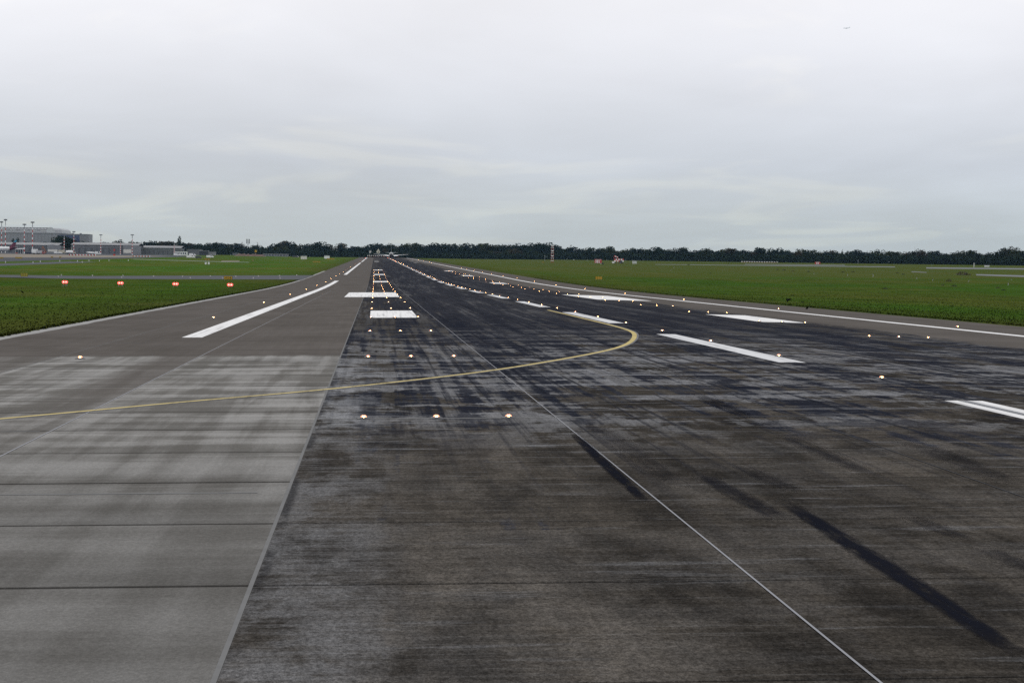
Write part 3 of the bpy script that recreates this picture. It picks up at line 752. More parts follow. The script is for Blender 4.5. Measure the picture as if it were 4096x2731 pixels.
# ------------------------------------------------------------------ airliners
def airliner(loc, rz, label, body=WHITE, belly=None, finm=None, eng=WHITE, wing=None, winglets=True, scale=1.0, group=None, livery=None):
    g = empty('airliner', loc, rz, label, 'airplane', group); g.scale = (scale,) * 3
    belly = belly or body; wing = wing or mat('wing grey', (.42, .43, .44), .4); finm = finm or body
    n = 20; rs = []
    prof = [(18.4, .15, 3.15), (17.9, .75, 3.2), (17.0, 1.25, 3.3), (15.6, 1.68, 3.5), (13.8, 1.93, 3.65), (11.5, 1.98, 3.7), (0, 1.98, 3.7), (-6, 1.98, 3.7), (-9.5, 1.9, 3.8), (-12.5, 1.62, 4.05), (-15.5, 1.15, 4.5), (-17.8, .65, 4.95), (-19.1, .28, 5.2)]
    for y, r_, z in prof: rs.append([(r_ * math.cos(2 * math.pi * i / n), y, z + r_ * 1.03 * math.sin(2 * math.pi * i / n)) for i in range(n)])
    b = MB(); b.rings(rs)
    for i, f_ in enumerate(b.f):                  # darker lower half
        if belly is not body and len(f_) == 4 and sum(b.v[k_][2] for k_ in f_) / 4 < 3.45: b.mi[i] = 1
        if livery and len(f_) == 4 and sum(b.v[k_][1] for k_ in f_) / 4 < -13.5: b.mi[i] = 2
    fu = b.build('fuselage', [body, belly, livery or body], g, smooth=True)
    MB().box(-1.0, 1.0, 15.9, 16.8, 4.15, 4.62).build('cockpit_window', GLASS, fu)
    for s in (-1, 1):
        MB().box(s * 1.93 - .06, s * 1.93 + .06, -12, 13, 4.05, 4.32).build('window_band', GLASS, fu)
        b = MB()
        def sec(x, y0, y1, z, th): return [(s * x, y0, z), (s * x, y0 * .7 + y1 * .3, z + th), (s * x, y1, z + .05), (s * x, y1, z - .03), (s * x, y0 * .7 + y1 * .3, z - th * .7)]
        b.rings([sec(1.5, 5.2, -2.2, 2.75, .42), sec(6.3, 2.2, -2.4, 3.1, .30), sec(16.7, -3.4, -5.1, 3.95, .10)])
        wg = b.build('wing', wing, g)
        if winglets: MB().rings([[(s * 16.7, -3.5, 3.5), (s * 16.7, -5.3, 3.6), (s * 16.75, -5.3, 3.6), (s * 16.75, -3.5, 3.5)], [(s * 16.9, -4.6, 4.75), (s * 16.9, -5.4, 4.75), (s * 16.95, -5.4, 4.75), (s * 16.95, -4.6, 4.75)]]).build('winglet', body, wg)
        MB().rings([[(s * 2.2, -2.2, 2.7), (s * 2.2, -3.9, 2.15), (s * 2.2, -3.9, 2.05), (s * 2.2, -2.2, 2.55)], [(s * 6.3, -2.3, 3.05), (s * 6.3, -3.7, 2.55), (s * 6.3, -3.7, 2.47), (s * 6.3, -2.3, 2.9)]]).build('flap', wing, wg)
        b = MB(); b.rings([sec(.6, -14.2, -17.6, 5.0, .18), sec(6.2, -17.2, -18.7, 5.65, .06)]); b.build('tailplane', wing, g)
        b = MB(); m_ = 16
        b.rings([[(s * 5.75 + r_ * math.cos(2 * math.pi * i / m_), y, 2.0 + r_ * math.sin(2 * math.pi * i / m_)) for i in range(m_)] for y, r_ in ((5.6, .85), (5.4, 1.02), (4.2, 1.14), (2.4, 1.08), (.9, .78), (.9, .62), (2.0, .6))])
        en = b.build('engine', eng, g, smooth=True)
        MB().rings([[(s * 5.75 + r_ * math.cos(2 * math.pi * i / m_), y, 2.0 + r_ * math.sin(2 * math.pi * i / m_)) for i in range(m_)] for y, r_ in ((1.2, .58), (.75, .58), (.2, .30), (-.3, .08))]).build('exhaust', DGREY, en)
        MB().box(s * 5.75 - .12, s * 5.75 + .12, -.4, 4, 2.75, 3.35).build('pylon', eng, en)
        lg = MB().tube((s * 3.8, -.9, .5), (s * 3.7, -.9, 2.8), .14).build('main_gear', STEEL, g)
        for q in (-.42, .42): MB().tube((s * 3.8 + q - .18, -.9, .58), (s * 3.8 + q + .18, -.9, .58), .58, n=14).build('wheel', RUBBER, lg)
    lg = MB().tube((0, 12.6, .4), (0, 12.4, 2.4), .1).build('nose_gear', STEEL, g)
    for q in (-.25, .25): MB().tube((q - .11, 12.6, .39), (q + .11, 12.6, .39), .39, n=12).build('wheel', RUBBER, lg)
    fs = lambda y0, y1, z, th: [(-th, y0 * .6 + y1 * .4, z), (0, y0, z), (th, y0 * .6 + y1 * .4, z), (0.01, y1, z), (-.01, y1, z)]
    cuts = [(0, -11.6, -17.2, 5.3, .28), (.34, -13.6, -17.7, 7.4, .22), (.70, -15.6, -18.2, 9.7, .15), (1, -17.2, -18.7, 11.8, .09)]
    fm = finm if isinstance(finm, (list, tuple)) else [finm] * 3
    fn = None
    for i in range(3):
        fb = MB().rings([fs(*cuts[i][1:]), fs(*cuts[i + 1][1:])])
        o = fb.build('fin' if fn is None else 'fin_panel', fm[i], g if fn is None else fn)
        if fn is None: fn = o
    return g
pl = ground(1571, 1037.5)
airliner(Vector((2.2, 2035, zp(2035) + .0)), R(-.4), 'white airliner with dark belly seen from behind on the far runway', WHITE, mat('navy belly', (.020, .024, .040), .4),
         mat('dark slim fin', (.05, .06, .055), .5), mat('orange engine cowl', (.34, .10, .03), .45), mat('pale wing', (.62, .63, .64), .35))
pa = at(66, 1015, 1900)
BURG = mat('burgundy', (.10, .012, .035), .4); TEAL = mat('tail blue', (.02, .22, .33), .4)
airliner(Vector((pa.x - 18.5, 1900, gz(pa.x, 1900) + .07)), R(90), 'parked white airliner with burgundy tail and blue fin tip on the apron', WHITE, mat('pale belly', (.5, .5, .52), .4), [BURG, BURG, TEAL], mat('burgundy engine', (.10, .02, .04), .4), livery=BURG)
pf = at(3386, 116, 9000)
airliner(pf, R(78), 'tiny faint airliner high in the grey clouds', mat('airborne white', (.85, .86, .88), .5), None, None, WHITE, mat('airborne wing', (.8, .81, .84), .5), winglets=False, scale=.8)

# ------------------------------------------------------------------ apron masts
def mast(px, base, top, label, Y=None, head=True, w_=.42):
    p = ground(px, base) if Y is None else at(px, base, Y)
    if p.y > 2140: p = at(px, base, 2140)
    p.z = gz(p.x, p.y) + .06
    h = at(px, top, p.y).z - p.z
    g = empty('apron_mast', p, 0, label, 'mast', 'red and white apron masts')
    n = 13
    for i in range(n):
        z0, z1 = h * .96 * i / n, h * .96 * (i + 1) / n
        MB().tube((0, 0, z0), (0, 0, z1), w_ * (1 - .35 * i / n), w_ * (1 - .35 * (i + 1) / n), 8).build('mast_section', (RED if i % 2 else WHITE) if i < 11 else STEEL, g)
    if head:
        hd = MB().tube((0, 0, h * .955), (0, 0, h * .968), .95, .95, 12).build('head_ring', DGREY, g)
        for i in range(6):
            a = 2 * math.pi * i / 6 + .3
            x, y = 1.0 * math.cos(a), 1.0 * math.sin(a)
            MB().box(x - .5, x + .5, y - .4, y + .4, h * .945, h * .985).build('floodlight', mat('lamp housing', (.16, .17, .18), .5), hd)
        MB().tube((0, 0, h * .96), (0, 0, h), .12).build('spike', DGREY, g)
    MB().box(-.9, .9, -.9, .9, 0, .25).build('footing', PALECON, g)
for px, base, top, l, Y in ((5.7, 1010, 884, 'red and white floodlight mast, leftmost at the picture edge', 2000), (21.3, 1010, 875, 'tallest red and white floodlight mast, behind the parked airliner', 1990),
        (97, 1016, 894, 'red and white mast right of the parked airliner tail', 1830), (129.5, 1017, 885, 'tall red and white mast in front of the big hangar', 1820),
        (256.6, 1004, 938, 'slim red and white mast before the dark tree clump', 2080), (295, 1003, 924, 'red and white mast at the left end of the middle cargo hall', 2080),
        (403, 1007, 937, 'red and white mast in front of the middle cargo hall', 2060), (481.6, 1012, 957, 'short red and white mast near the hall gable', 1990), (528.6, 1016, 937, 'red and white mast between middle and right cargo halls', 1900),
        (697, 1016, 970, 'red and white mast by the white site building', 1960)):
    mast(px, base, top, l, Y, head=abs(px - 256.6) > 1)

# ------------------------------------------------------------------ buildings
WALLG = mat('hall wall grey', (.125, .13, .14), .6, var=.1, scale=.1)
ROOFD = mat('hall roof dark', (.075, .08, .088), .6)
ROOFL = mat('hall roof pale', (.16, .165, .175), .6)
FASC = mat('fascia pale', (.29, .295, .31), .5)
PIL = mat('pilaster grey', (.20, .205, .215), .6)
DOORW = mat('hall door cream', (.62, .60, .55), .6)
def hall(x0px, x1px, ridge, eave, fasc, base, Y, label, depth=45, gable=None, door=None, npil=16, group='cargo halls by the apron'):
    a, c = at(x0px, base, Y), at(x1px, base, Y)
    x0, x1 = a.x, c.x; zb = min(gz(x0, Y), gz(x1, Y)) - .1
    H = lambda py, px=(x0px + x1px) / 2: at(px, py, Y).z - zb
    g = empty('cargo_hall', ((x0 + x1) / 2, Y, zb), 0, label, 'building', group); L = x1 - x0; hx = L / 2
    he, hr, hf = H(eave), H(ridge), H(fasc)
    MB().box(-hx, hx, 0, depth, 0, he).build('wall', WALLG, g)
    MB().prism([(-1.2, he - .15), (depth / 2, hr + 1.2), (depth + 1.2, he - .15), (depth + 1.2, he + .25), (depth / 2, hr + 1.6), (-1.2, he + .35)], -hx - .8, hx + .8).build('roof', ROOFD, g)
    MB().box(-hx - .8, hx + .8, -1.35, -1.22, he - .2, he + .45).build('gutter', ROOFL, g)
    MB().box(-hx, hx, -.12, -.003, hf - .35, hf + .45).build('fascia', FASC, g)
    for i in range(npil + 1):
        x = -hx + .3 + (L - .6) * i / npil
        MB().box(x - .16, x + .16, -.16, -.125, 0, hf - .36).build('pilaster', PIL, g)
    for i in range(npil // 2):
        x = -hx + .3 + (L - .6) * (2 * i + .5) / npil
        if gable and x + hx > L * gable: continue
        MB().box(x - L / npil * .38, x + L / npil * .38, -.06, -.003, .1, hf * .72).build('roller_door', mat('roller door slate', (.085, .09, .10), .5), g)
    if gable:
        gx0 = -hx + L * gable
        MB().rings([[(gx0, -2.2, 0), (hx + 3, -2.2, 0), (hx + 3, -2.2, he - .3), ((gx0 * .5 + hx * .5), -2.2, he + .9), (gx0, -2.2, he + .5)], [(gx0, -.17, 0), (hx + 3, -.17, 0), (hx + 3, -.17, he - .3), ((gx0 * .5 + hx * .5), -.17, he + .9), (gx0, -.17, he + .5)]]).build('gable', PIL, g)
        if door:
            d0, d1 = (at(door[0], base, Y).x - (x0 + x1) / 2, at(door[1], base, Y).x - (x0 + x1) / 2)
            MB().box(d0, d1, -2.4, -2.21, H(door[3]), H(door[2])).build('gable_door', DOORW, g)
    return g
hall(-90, 232, 975, 980, 984.5, 1010, 2150, 'long grey cargo hall behind the parked airliner', gable=.87, door=(193, 231, 996, 1005))
hall(286, 552, 976.5, 981.5, 987, 1012, 2150, 'middle grey cargo hall with cream gable door', gable=.78, door=(495, 526, 996.5, 1011), npil=22)
hall(556, 722, 988.5, 992.5, 997, 1016, 2180, 'right-hand lower grey cargo hall', npil=18)

def block(name, x0px, x1px, top, base, Y, depth, m_, label, roofm=None, group=None, win=None, cat='building'):
    a, c = at(x0px, base, Y), at(x1px, base, Y); zb = gz((a.x + c.x) / 2, Y) - .08
    h = at((x0px + x1px) / 2, top, Y).z - zb
    g = empty(name, ((a.x + c.x) / 2, Y, zb), 0, label, cat, group); hx = (c.x - a.x) / 2
    MB().box(-hx, hx, 0, depth, 0, h).build('wall', m_, g)
    MB().box(-hx - .25, hx + .25, -.3, depth + .3, h, h + .3).build('roof', roofm or ROOFD, g)
    if win:
        n = win
        for i in range(n):
            x = -hx + 2 * hx * (i + .5) / n; ww = hx / n * .62
            MB().box(x - ww, x + ww, -.06, -.004, h * .30, h * .72).build('window', GLASS, g)
    return g
# the great hangar
YH = 2480
xa, xb = at(-170, 1000, YH).x, at(249, 1000, YH).x
zb = gz(xa, YH) - .1
zt = lambda py, px: at(px, py, YH).z - zb
hg = empty('hangar', ((xa + xb) / 2, YH, zb), 0, 'huge pale grey hangar with trussed roof edge at far left', 'building')
hx = (xb - xa) / 2; z1, z2 = zt(931, 120), zt(911, 120)
HW, HW2 = mat('hangar cladding', (.255, .262, .28), .55, var=.08, scale=.05), mat('hangar upper cladding', (.32, .325, .335), .5, var=.1, scale=.05)
MB().box(-hx, hx, 0, 80, 0, z1).build('lower_wall', HW, hg)
up_ = MB().rings([[(-hx, 2, z1), (hx - .5, 2, z1), (hx - .5, 78, z1), (-hx, 78, z1)], [(-hx, 3.2, z2 - 1.8), (hx - 1.6, 3.2, z2 - 1.8), (hx - 1.6, 76, z2 - 1.8), (-hx, 76, z2 - 1.8)], [(-hx, 6, z2), (hx - 4, 6, z2), (hx - 4, 74, z2), (-hx, 74, z2)]]).build('upper_wall', HW2, hg)
MB().box(-hx, hx, -.5, -.003, z1 - .5, z1 + .3).build('ledge', FASC, hg)
tr = MB().box(-hx, hx - 13, 1.2, 1.6, z2 - .3, z2 + .3).build('roof_truss', DGREY, hg)
for i in range(28):
    xx = -hx + (2 * hx - 14) * i / 28; dx_ = (2 * hx - 14) / 28
    MB().tube((xx, 1.4, z2 - .2), (xx + dx_ / 2, 1.8, z2 - 2.4), .22, n=5).build('strut', STEEL, tr); MB().tube((xx + dx_ / 2, 1.8, z2 - 2.4), (xx + dx_, 1.4, z2 - .2), .22, n=5).build('strut', STEEL, tr)
for i in range(9):
    xx = -hx + (2 * hx - 16) * (i + .5) / 9
    MB().box(xx - 3.6, xx + 3.6, 2.3, 2.62, z2 - 3.9, z2 - 2.6).build('skylight_panel', mat('translucent panel', (.55, .56, .56), .4), up_)
ar = MB(); n = 12
ar.rings([[(hx - 13.5 + 5 * q * math.cos(math.pi * i / n), 1.0, z1 + .4 + 6.4 * q * math.sin(math.pi * i / n)) for i in range(n + 1)] + [(hx - 13.5, 1.0, z1 + .4)] for q in (1,)] + [[(hx - 13.5 + 5 * math.cos(math.pi * i / n), 1.9, z1 + .4 + 6.4 * math.sin(math.pi * i / n)) for i in range(n + 1)] + [(hx - 13.5, 1.9, z1 + .4)]])
ar.build('arched_window', mat('arched glazing', (.5, .52, .53), .3), hg)
for i in range(30): MB().box(-hx + 2 * hx * i / 30 - .1, -hx + 2 * hx * i / 30 + .1, -.10, -.003, 0, z1 - .6).build('cladding_rib', PIL, hg)
# blue annex
YA = 2430
xa, xb = at(228, 1000, YA).x, at(353, 1000, YA).x; zb = gz(xa, YA) - .1
an = empty('annex', ((xa + xb) / 2, YA, zb), 0, 'blue and grey rounded building right of the big hangar', 'building'); hx = (xb - xa) / 2; hz = at(290, 937.5, YA).z - zb
b = MB(); foot = [(-hx, 0), (hx - 5, 0)] + [(hx - 5 + 5 * math.sin(R(a)), 5 - 5 * math.cos(R(a))) for a in range(15, 91, 15)] + [(hx, 36), (-hx, 36)]
b.rings([[(x, y, 0) for x, y in foot], [(x, y, hz) for x, y in foot]]).build('wall', mat('annex grey', (.20, .205, .22), .55), an)
MB().rings([[(x * 1.01, y * 1.01 - .25, hz) for x, y in foot], [(x * 1.01, y * 1.01 - .25, hz + .5) for x, y in foot]]).build('roof', ROOFL, an)
BLU = mat('blue facade', (.055, .075, .15), .35, var=.15, scale=.2); BLU2 = mat('blue facade pale', (.13, .15, .22), .35)
bx0, bx1 = -hx + 1, at(318, 1000, YA).x - (xa + xb) / 2
for r_ in range(4):
    for i in range(6):
        x = bx0 + (bx1 - bx0) * i / 6; z = hz * (.30 + .165 * r_)
        MB().box(x + .1, x + (bx1 - bx0) / 6 - .1, -.15, -.003, z + .1, z + hz * .165 - .1).build('facade_panel', BLU2 if (r_, i) in ((2, 3), (2, 4), (1, 4), (1, 3), (3, 0)) else BLU, an)
for i in range(3): MB().box(-hx + 6 + i * 9, -hx + 8.2 + i * 9, 8, 11, hz + .5, hz + 1.6).build('roof_unit', STEEL, an)

block('site_building', 695, 746, 1005.5, 1016.5, 2050, 12, WHITE, 'white container building in front of the right cargo hall', win=6)
block('terminal_building', 746, 800, 998, 1017, 2200, 30, WALLG, 'grey flat-roofed building beside the dark entrance', ROOFL)
block('entrance_building', 797, 832, 1004, 1017, 2150, 16, mat('dark portal', (.030, .034, .045), .4), 'low building with dark open front', FASC)
block('low_building', 832, 860, 1007, 1017, 2190, 14, PIL, 'small pale grey shed right of dark entrance')
block('grey_shed', 930, 952, 1012, 1019, 2300, 12, WALLG, 'little grey shed behind brown earth bank')
block('long_shed', 1052, 1152, 1016.5, 1022.5, 2320, 12, PIL, 'long low pale shed with roof boxes left of the dome', FASC, win=9)
block('container', 1203, 1227, 1023.5, 1027, 1750, 3, DOORW, 'cream container lying in grass right of the dome', cat='container')
block('container', 1297, 1318, 1022.5, 1030, 1900, 4, WHITE, 'pale white container near the runway left edge', cat='container')
block('lodge', 1477, 1485, 1002, 1008, 2560, 9, mat('cream render', (.55, .53, .48), .6), 'small pale house among trees left of diamond board', cat='house')
block('white_cabinet', 2531, 2547, 1042.5, 1051, 1600, 3, mat('cabinet pale green', (.50, .52, .48), .5), 'pale equipment cabinet right of the windsock', cat='cabinet')
block('equipment_plate', 3940, 3958, 1061, 1066.5, 1600, 2, WHITE, 'small white box near the far right runway', cat='cabinet')
block('far_cottage', 2934, 2945, 1019, 1027, 2310, 7, mat('cream render', (.55, .53, .48), .6), 'tiny pale house showing through the right trees', cat='house')
# white dome shelter
p = at(1181, 1022, 2250); zb = gz(p.x, 2250) - .05
g = empty('dome_shelter', (p.x, 2250, zb), 0, 'white arched shelter with dark mouth left of the runway', 'shelter')
n = 14; hx = 3.4; hh = 2.2
b = MB(); b.rings([[(hx * math.cos(math.pi * i / n), y, hh * math.sin(math.pi * i / n)) for i in range(n + 1)] for y in (0, 4, 8)], cap=False); b.build('canopy', WHITE, g, smooth=True)
MB().poly([(hx * .93 * math.cos(math.pi * i / n), .4, hh * .93 * math.sin(math.pi * i / n)) for i in range(n + 1)]).build('mouth', DGREY, g)
# earth bank
EARTH = mat('brown earth', (.105, .062, .042), .9, var=.35, scale=.15)
p0, p1 = at(935, 1018, 2150), at(1065, 1018, 2150)
b = MB(); nb = 40; prof = [(0, 0), (3, 1.2), (6, 2.3), (9, 2.5), (14, 0)]
rs = []
for i in range(nb + 1):
    x = p0.x + (p1.x - p0.x) * i / nb; k_ = min(1, i / 5, (nb - i) / 5) * random.uniform(.7, 1.15)
    rs.append([(x, 2150 + y + random.uniform(-.6, .6), gz(x, 2150) - .05 + z * k_ * (1 if z else 0)) for y, z in prof])
b.rings(rs).build('earth_bank', EARTH, label='long brown heap of earth before the trees, left of the pale shed', cat='earth bank')
# yellow square board on a post and antenna mast on the left skyline
p = at(1023, 1020, 2250); p.z = gz(p.x, 2250)
g = empty('square_board', p, 0, 'yellow square board on a post before the trees', 'sign')
h0, h1 = at(1023, 1009, 2250).z - p.z, at(1023, 1000, 2250).z - p.z
MB().box(-1.1, 1.1, -.08, .08, h0, h1).build('board', YEL, g); MB().tube((0, .1, 0), (0, .1, h0), .12).build('post', STEEL, g)
p = at(992, 985, 2600); p.z = gz(p.x, 2600)
g = empty('antenna_mast', p, 0, 'dark antenna mast with two panel stacks above left trees', 'mast')
h0, h1 = at(992, 975, 2600).z - p.z, at(992, 956, 2600).z - p.z
MB().tube((0, 0, 0), (0, 0, h1), .45, .25).build('pole', DGREY, g)
for s in (-1, 1):
    for k_ in range(3): MB().box(s * 1.5 - .55, s * 1.5 + .55, -.3, .3, h0 + (h1 - h0) * k_ / 3 + .1, h0 + (h1 - h0) * (k_ + 1) / 3 - .1).build('panel', DGREY, g)
    MB().tube((0, 0, (h0 + h1) / 2), (s * 1.5, 0, (h0 + h1) / 2), .1).build('bracket', DGREY, g)
# pale diamond board beyond the runway end
p = at(1513.5, 1015, 2420); p.z = gz(p.x, 2420)
g = empty('diamond_board', p, 0, 'pale diamond shaped board standing beyond the runway end', 'sign')
T = lambda px, py: (at(px, py, 2420).x - p.x, at(px, py, 2420).z - p.z)
qs = [T(1513.5, 994.5), T(1521.5, 1009), T(1514.5, 1014.5), T(1504.5, 1008.5)]
b = MB(); b.rings([[(x, -.1, z) for x, z in qs], [(x, .1, z) for x, z in qs]]); b.build('board', mat('board cream', (.52, .50, .42), .6), g)
MB().box(-.3, .3, -.16, -.11, qs[2][1] + .3, qs[2][1] + 3.0).build('dark_slot', mat('slot olive', (.13, .12, .07), .6), g)
MB().tube((0, .2, 0), (0, .2, qs[2][1] + 1), .16).build('post', STEEL, g)
# localizer aerials
def localizer(x0px, x1px, base, top, Y, n, label):
    a, c = at(x0px, base, Y), at(x1px, base, Y); zb = gz((a.x + c.x) / 2, Y)
    h = at(x0px, top, Y).z - zb
    g = empty('localizer_array', ((a.x + c.x) / 2, Y, zb), 0, label, 'antenna'); hx = (c.x - a.x) / 2
    MB().box(-hx, hx, .2, .4, h * .55, h * .65).build('rail', RED, g)
    for i in range(n):
        x = -hx + 2 * hx * i / (n - 1)
        o = MB().tube((x, .3, 0), (x, .3, h * .6), .09, n=6).build('support', RED, g)
        MB().box(x - .55, x + .55, -.5, .2, h * .62, h).build('aerial', WHITE, g)
localizer(1471, 1566, 1031, 1021, 2400, 13, 'row of white aerials beyond the runway behind the airliner')
localizer(2968, 3108, 1051, 1045, 1850, 15, 'long low row of red and white aerials before right trees')
# red and white glide path mast: two lattice legs
p = ground(2209, 1045.5); p = at(2209, 1045.5, 1650) if p.y > 1650 else p
zb = gz(p.x, p.y) + .03; h = at(2209, 978.5, p.y).z - zb; s = CAM['f'] / p.y; hw = 4.2 / s
g = empty('glide_path_mast', (p.x, p.y, zb), 0, 'red and white lattice mast with two legs right of the runway', 'mast')
nb = 14
for i in range(nb):
    z0, z1 = h * i / nb, h * (i + 1) / nb
    m_ = WHITE if i % 2 else RED
    b = MB()
    for sx in (-hw, hw):
        for (ox, oy) in ((-.2, -.2), (.2, -.2), (.2, .2), (-.2, .2)): b.tube((sx + ox, oy, z0), (sx + ox, oy, z1), .06, n=4, cap=False)
        b.tube((sx - .2, -.2, z0), (sx + .2, -.2, z1), .045, n=4, cap=False); b.tube((sx + .2, .2, z0), (sx - .2, .2, z1), .045, n=4, cap=False)
    b.tube((-hw, 0, (z0 + z1) / 2), (hw, 0, (z0 + z1) / 2), .16 if i % 2 else .10, n=4)
    b.build('lattice_bay', m_, g)
for f_ in (.35, .62, .9): MB().box(-hw * .9, hw * .9, -.5, -.25, h * f_, h * f_ + .6).build('aerial', WHITE, g)
# striped hut
def hut(px0, px1, top, base, label, n=9, Y=1620):
    p = at((px0 + px1) / 2, base, Y); zb = gz(p.x, Y) + .03; s = CAM['f'] / Y
    hx, h = (px1 - px0) / s / 2, at(px0, top, Y).z - zb
    g = empty('striped_hut', (p.x, Y, zb), 0, label, 'hut')
    for i in range(n):
        x0, x1 = -hx + 2 * hx * i / n, -hx + 2 * hx * (i + 1) / n
        MB().box(x0, x1, 0, 2.6, .15, h).build('wall_stripe', WHITE if i % 2 else RED, g)
    MB().box(-hx - .15, hx + .15, -.15, 2.75, h, h + .2).build('roof', mat('hut roof dark red', (.10, .02, .02), .5), g)
    MB().box(-hx, hx, .05, 2.5, 0, .15).build('plinth', DGREY, g)
    MB().box(hx * .45, hx * .75, -.05, -.003, .2, h * .85).build('door', RED, g)
hut(2379.5, 2407, 1037, 1049.5, 'red and white striped hut right of the lattice mast')
hut(3262, 3281, 1047.5, 1055, 'small orange and white hut far out in the right field', 5, 1750)
p = at(2411, 1056, 1450); g = empty('equipment_box', (p.x, 1450, gz(p.x, 1450) + .04), 0, 'dark green box below the striped hut', 'box')
MB().box(-.6, .6, -.4, .4, 0, 1.0).build('cabinet', mat('dark green box', (.02, .03, .025), .5), g); MB().box(-.7, .7, -.5, .5, 1.0, 1.12).build('lid', DGREY, g); MB().tube((-1.3, 0, 0), (-1.3, 0, .7), .15, n=6).build('post', WHITE, g)
# checkered trailer and windsock
Yw = 1600; s = CAM['f'] / Yw
p = at(2473, 1048, Yw); zb = gz(p.x, Yw) + .03
g = empty('checkered_trailer', (p.x, Yw, zb), 0, 'red and white checkered trailer under the windsock', 'trailer')
X = lambda px: at(px, 1048, Yw).x - p.x; Zz = lambda py: at(2473, py, Yw).z - zb
cols = [2458, 2463, 2468, 2473, 2478, 2483, 2489, 2495]; rows = [1047, 1041.5, 1035]
for i in range(7):
    for j in range(2):
        if j == 0 and i in (4, 5): continue
        MB().box(X(cols[i]), X(cols[i + 1]), 0, 2.5, max(.35, Zz(rows[j])), Zz(rows[j + 1])).build('check_panel', RED if (i + j) % 2 else WHITE, g)
MB().box(X(2478), X(2489), .1, 2.4, .5, Zz(1041.5)).build('dark_bay', DGREY, g); MB().box(X(2458), X(2495), .05, 2.45, .3, .5).build('chassis', DGREY, g)
for i in (2462, 2486, 2492):
    for y in (.2, 2.3): MB().tube((X(i), y - .12, .36), (X(i), y + .12, .36), .36, n=10).build('wheel', RUBBER, g)
p2 = at(2453.5, 1048, Yw); g2 = empty('generator_box', (p2.x, Yw, zb), 0, 'white box standing left of the checkered trailer', 'box')
MB().box(-.85, .85, 0, 1.6, .2, 1.45).build('housing', WHITE, g2); MB().box(-.7, .7, .1, 1.5, 0, .2).build('skid', DGREY, g2); MB().tube((.5, .8, 1.45), (.5, .8, 1.75), .07).build('exhaust', STEEL, g2)
g3 = empty('windsock', (X(2458) + p.x, Yw + 3, zb), 0, 'red and white windsock flying above the checkered trailer', 'windsock')
ht = Zz(1024)
MB().tube((0, 0, 0), (0, 0, ht + .3), .08).build('pole', RED, g3)
x = 0.1; z = ht
for i in range(5):
    L = (X(2474) - X(2458)) / 5
    MB().tube((x, 0, z), (x + L, 0, z - .27), .55 - .05 * i, .5 - .05 * i, 10, cap=False).build('sock_band', WHITE if i % 2 else RED, g3); x += L; z -= .27
# white pole by far runway
p = at(3896, 1066, 1500); g = empty('white_pole', (p.x, 1500, gz(p.x, 1500)), 0, 'single white pole before the far right trees', 'pole')
MB().tube((0, 0, 0), (0, 0, 2.6), .22, .18).build('post', WHITE, g); MB().box(-.35, .35, -.35, .35, 2.6, 3.0).build('head', WHITE, g); MB().box(-.5, .5, -.5, .5, 0, .12).build('base', PALECON, g)
for px, top, base, Y, l in ((2179, 1022, 1038, 1900, 'slim grey post left of the lattice mast'), (3432, 1040, 1056, 2000, 'thin grey post standing before the right trees')):
    p = at(px, base, Y); g = empty('slim_post', (p.x, Y, gz(p.x, Y)), 0, l, 'pole'); h = at(px, top, Y).z - gz(p.x, Y)
    MB().tube((0, 0, 0), (0, 0, h), .16, .12).build('post', STEEL, g); MB().box(-.3, .3, -.2, .2, h * .8, h).build('box', STEEL, g)

# ------------------------------------------------------------------ apron vehicles
def wheels(g, xs, y0, y1, r_=.42):
    for x in xs:
        for y in (y0, y1): MB().tube((x, y - .13, r_), (x, y + .13, r_), r_, n=10).build('wheel', RUBBER, g)
def vbase(name, px, base, Y, label, cat='vehicle'):
    p = at(px, base, Y); return empty(name, (p.x, Y, gz(p.x, Y) + .075), 0, label, cat, 'vehicles on the apron')
def van(px, base, Y, label, m_=WHITE, L=5.2, H=2.3):
    g = vbase('van', px, base, Y, label, 'van'); h = L / 2
    MB().rings([[(x, y, z) for x, z in ((-h, .45), (h, .45), (h, 1.1), (h - .7, 1.3), (h - 1.5, H), (-h + .1, H), (-h, H - .3))] for y in (0, 1.9)]).build('body', m_, g)
    MB().rings([[(x, -.02, z) for x, z in ((h - 2.4, 1.35), (h - .95, 1.35), (h - 1.55, H - .2), (h - 2.4, H - .2))], [(x, .0, z) for x, z in ((h - 2.4, 1.35), (h - .95, 1.35), (h - 1.55, H - .2), (h - 2.4, H - .2))]]).build('window', GLASS, g)
    wheels(g, (-h * .6, h * .6), .15, 1.75, .36)
def truck(px, base, Y, label, m_=WHITE, L=8, H=3.4, boxm=None):
    g = vbase('truck', px, base, Y, label, 'truck'); h = L / 2
    MB().rings([[(x, y, z) for x, z in ((h - 2.0, .6), (h, .6), (h, 1.5), (h - .35, 2.5), (h - 2.0, 2.5))] for y in (0, 2.3)]).build('cab', m_, g)
    MB().box(h - 1.6, h - .3, -.02, 0, 1.5, 2.2).build('window', GLASS, g)
    MB().box(-h, h - 2.2, 0, 2.4, 1.0, H).build('cargo_box', boxm or m_, g); MB().box(-h, h, .2, 2.2, .55, .95).build('chassis', DGREY, g)
    wheels(g, (-h * .7, -h * .4, h * .7), .2, 2.2, .48)
PINK = mat('faded red', (.36, .10, .09), .5); BEIGE = mat('beige body', (.45, .41, .33), .6)
truck(143, 1016, 1780, 'white high-lift truck in front of the long cargo hall', H=4.2, L=7)
truck(161, 1017, 1770, 'white and red truck next to the high-lift truck', m_=PINK, boxm=mat('grey box', (.42, .42, .43), .6), L=7, H=3.2)
van(228, 1010, 1950, 'white van in front of the cream gable door', L=5.5)
truck(250, 1009, 1960, 'beige truck below the slim mast by dark trees', BEIGE, 7.5, 3.6)
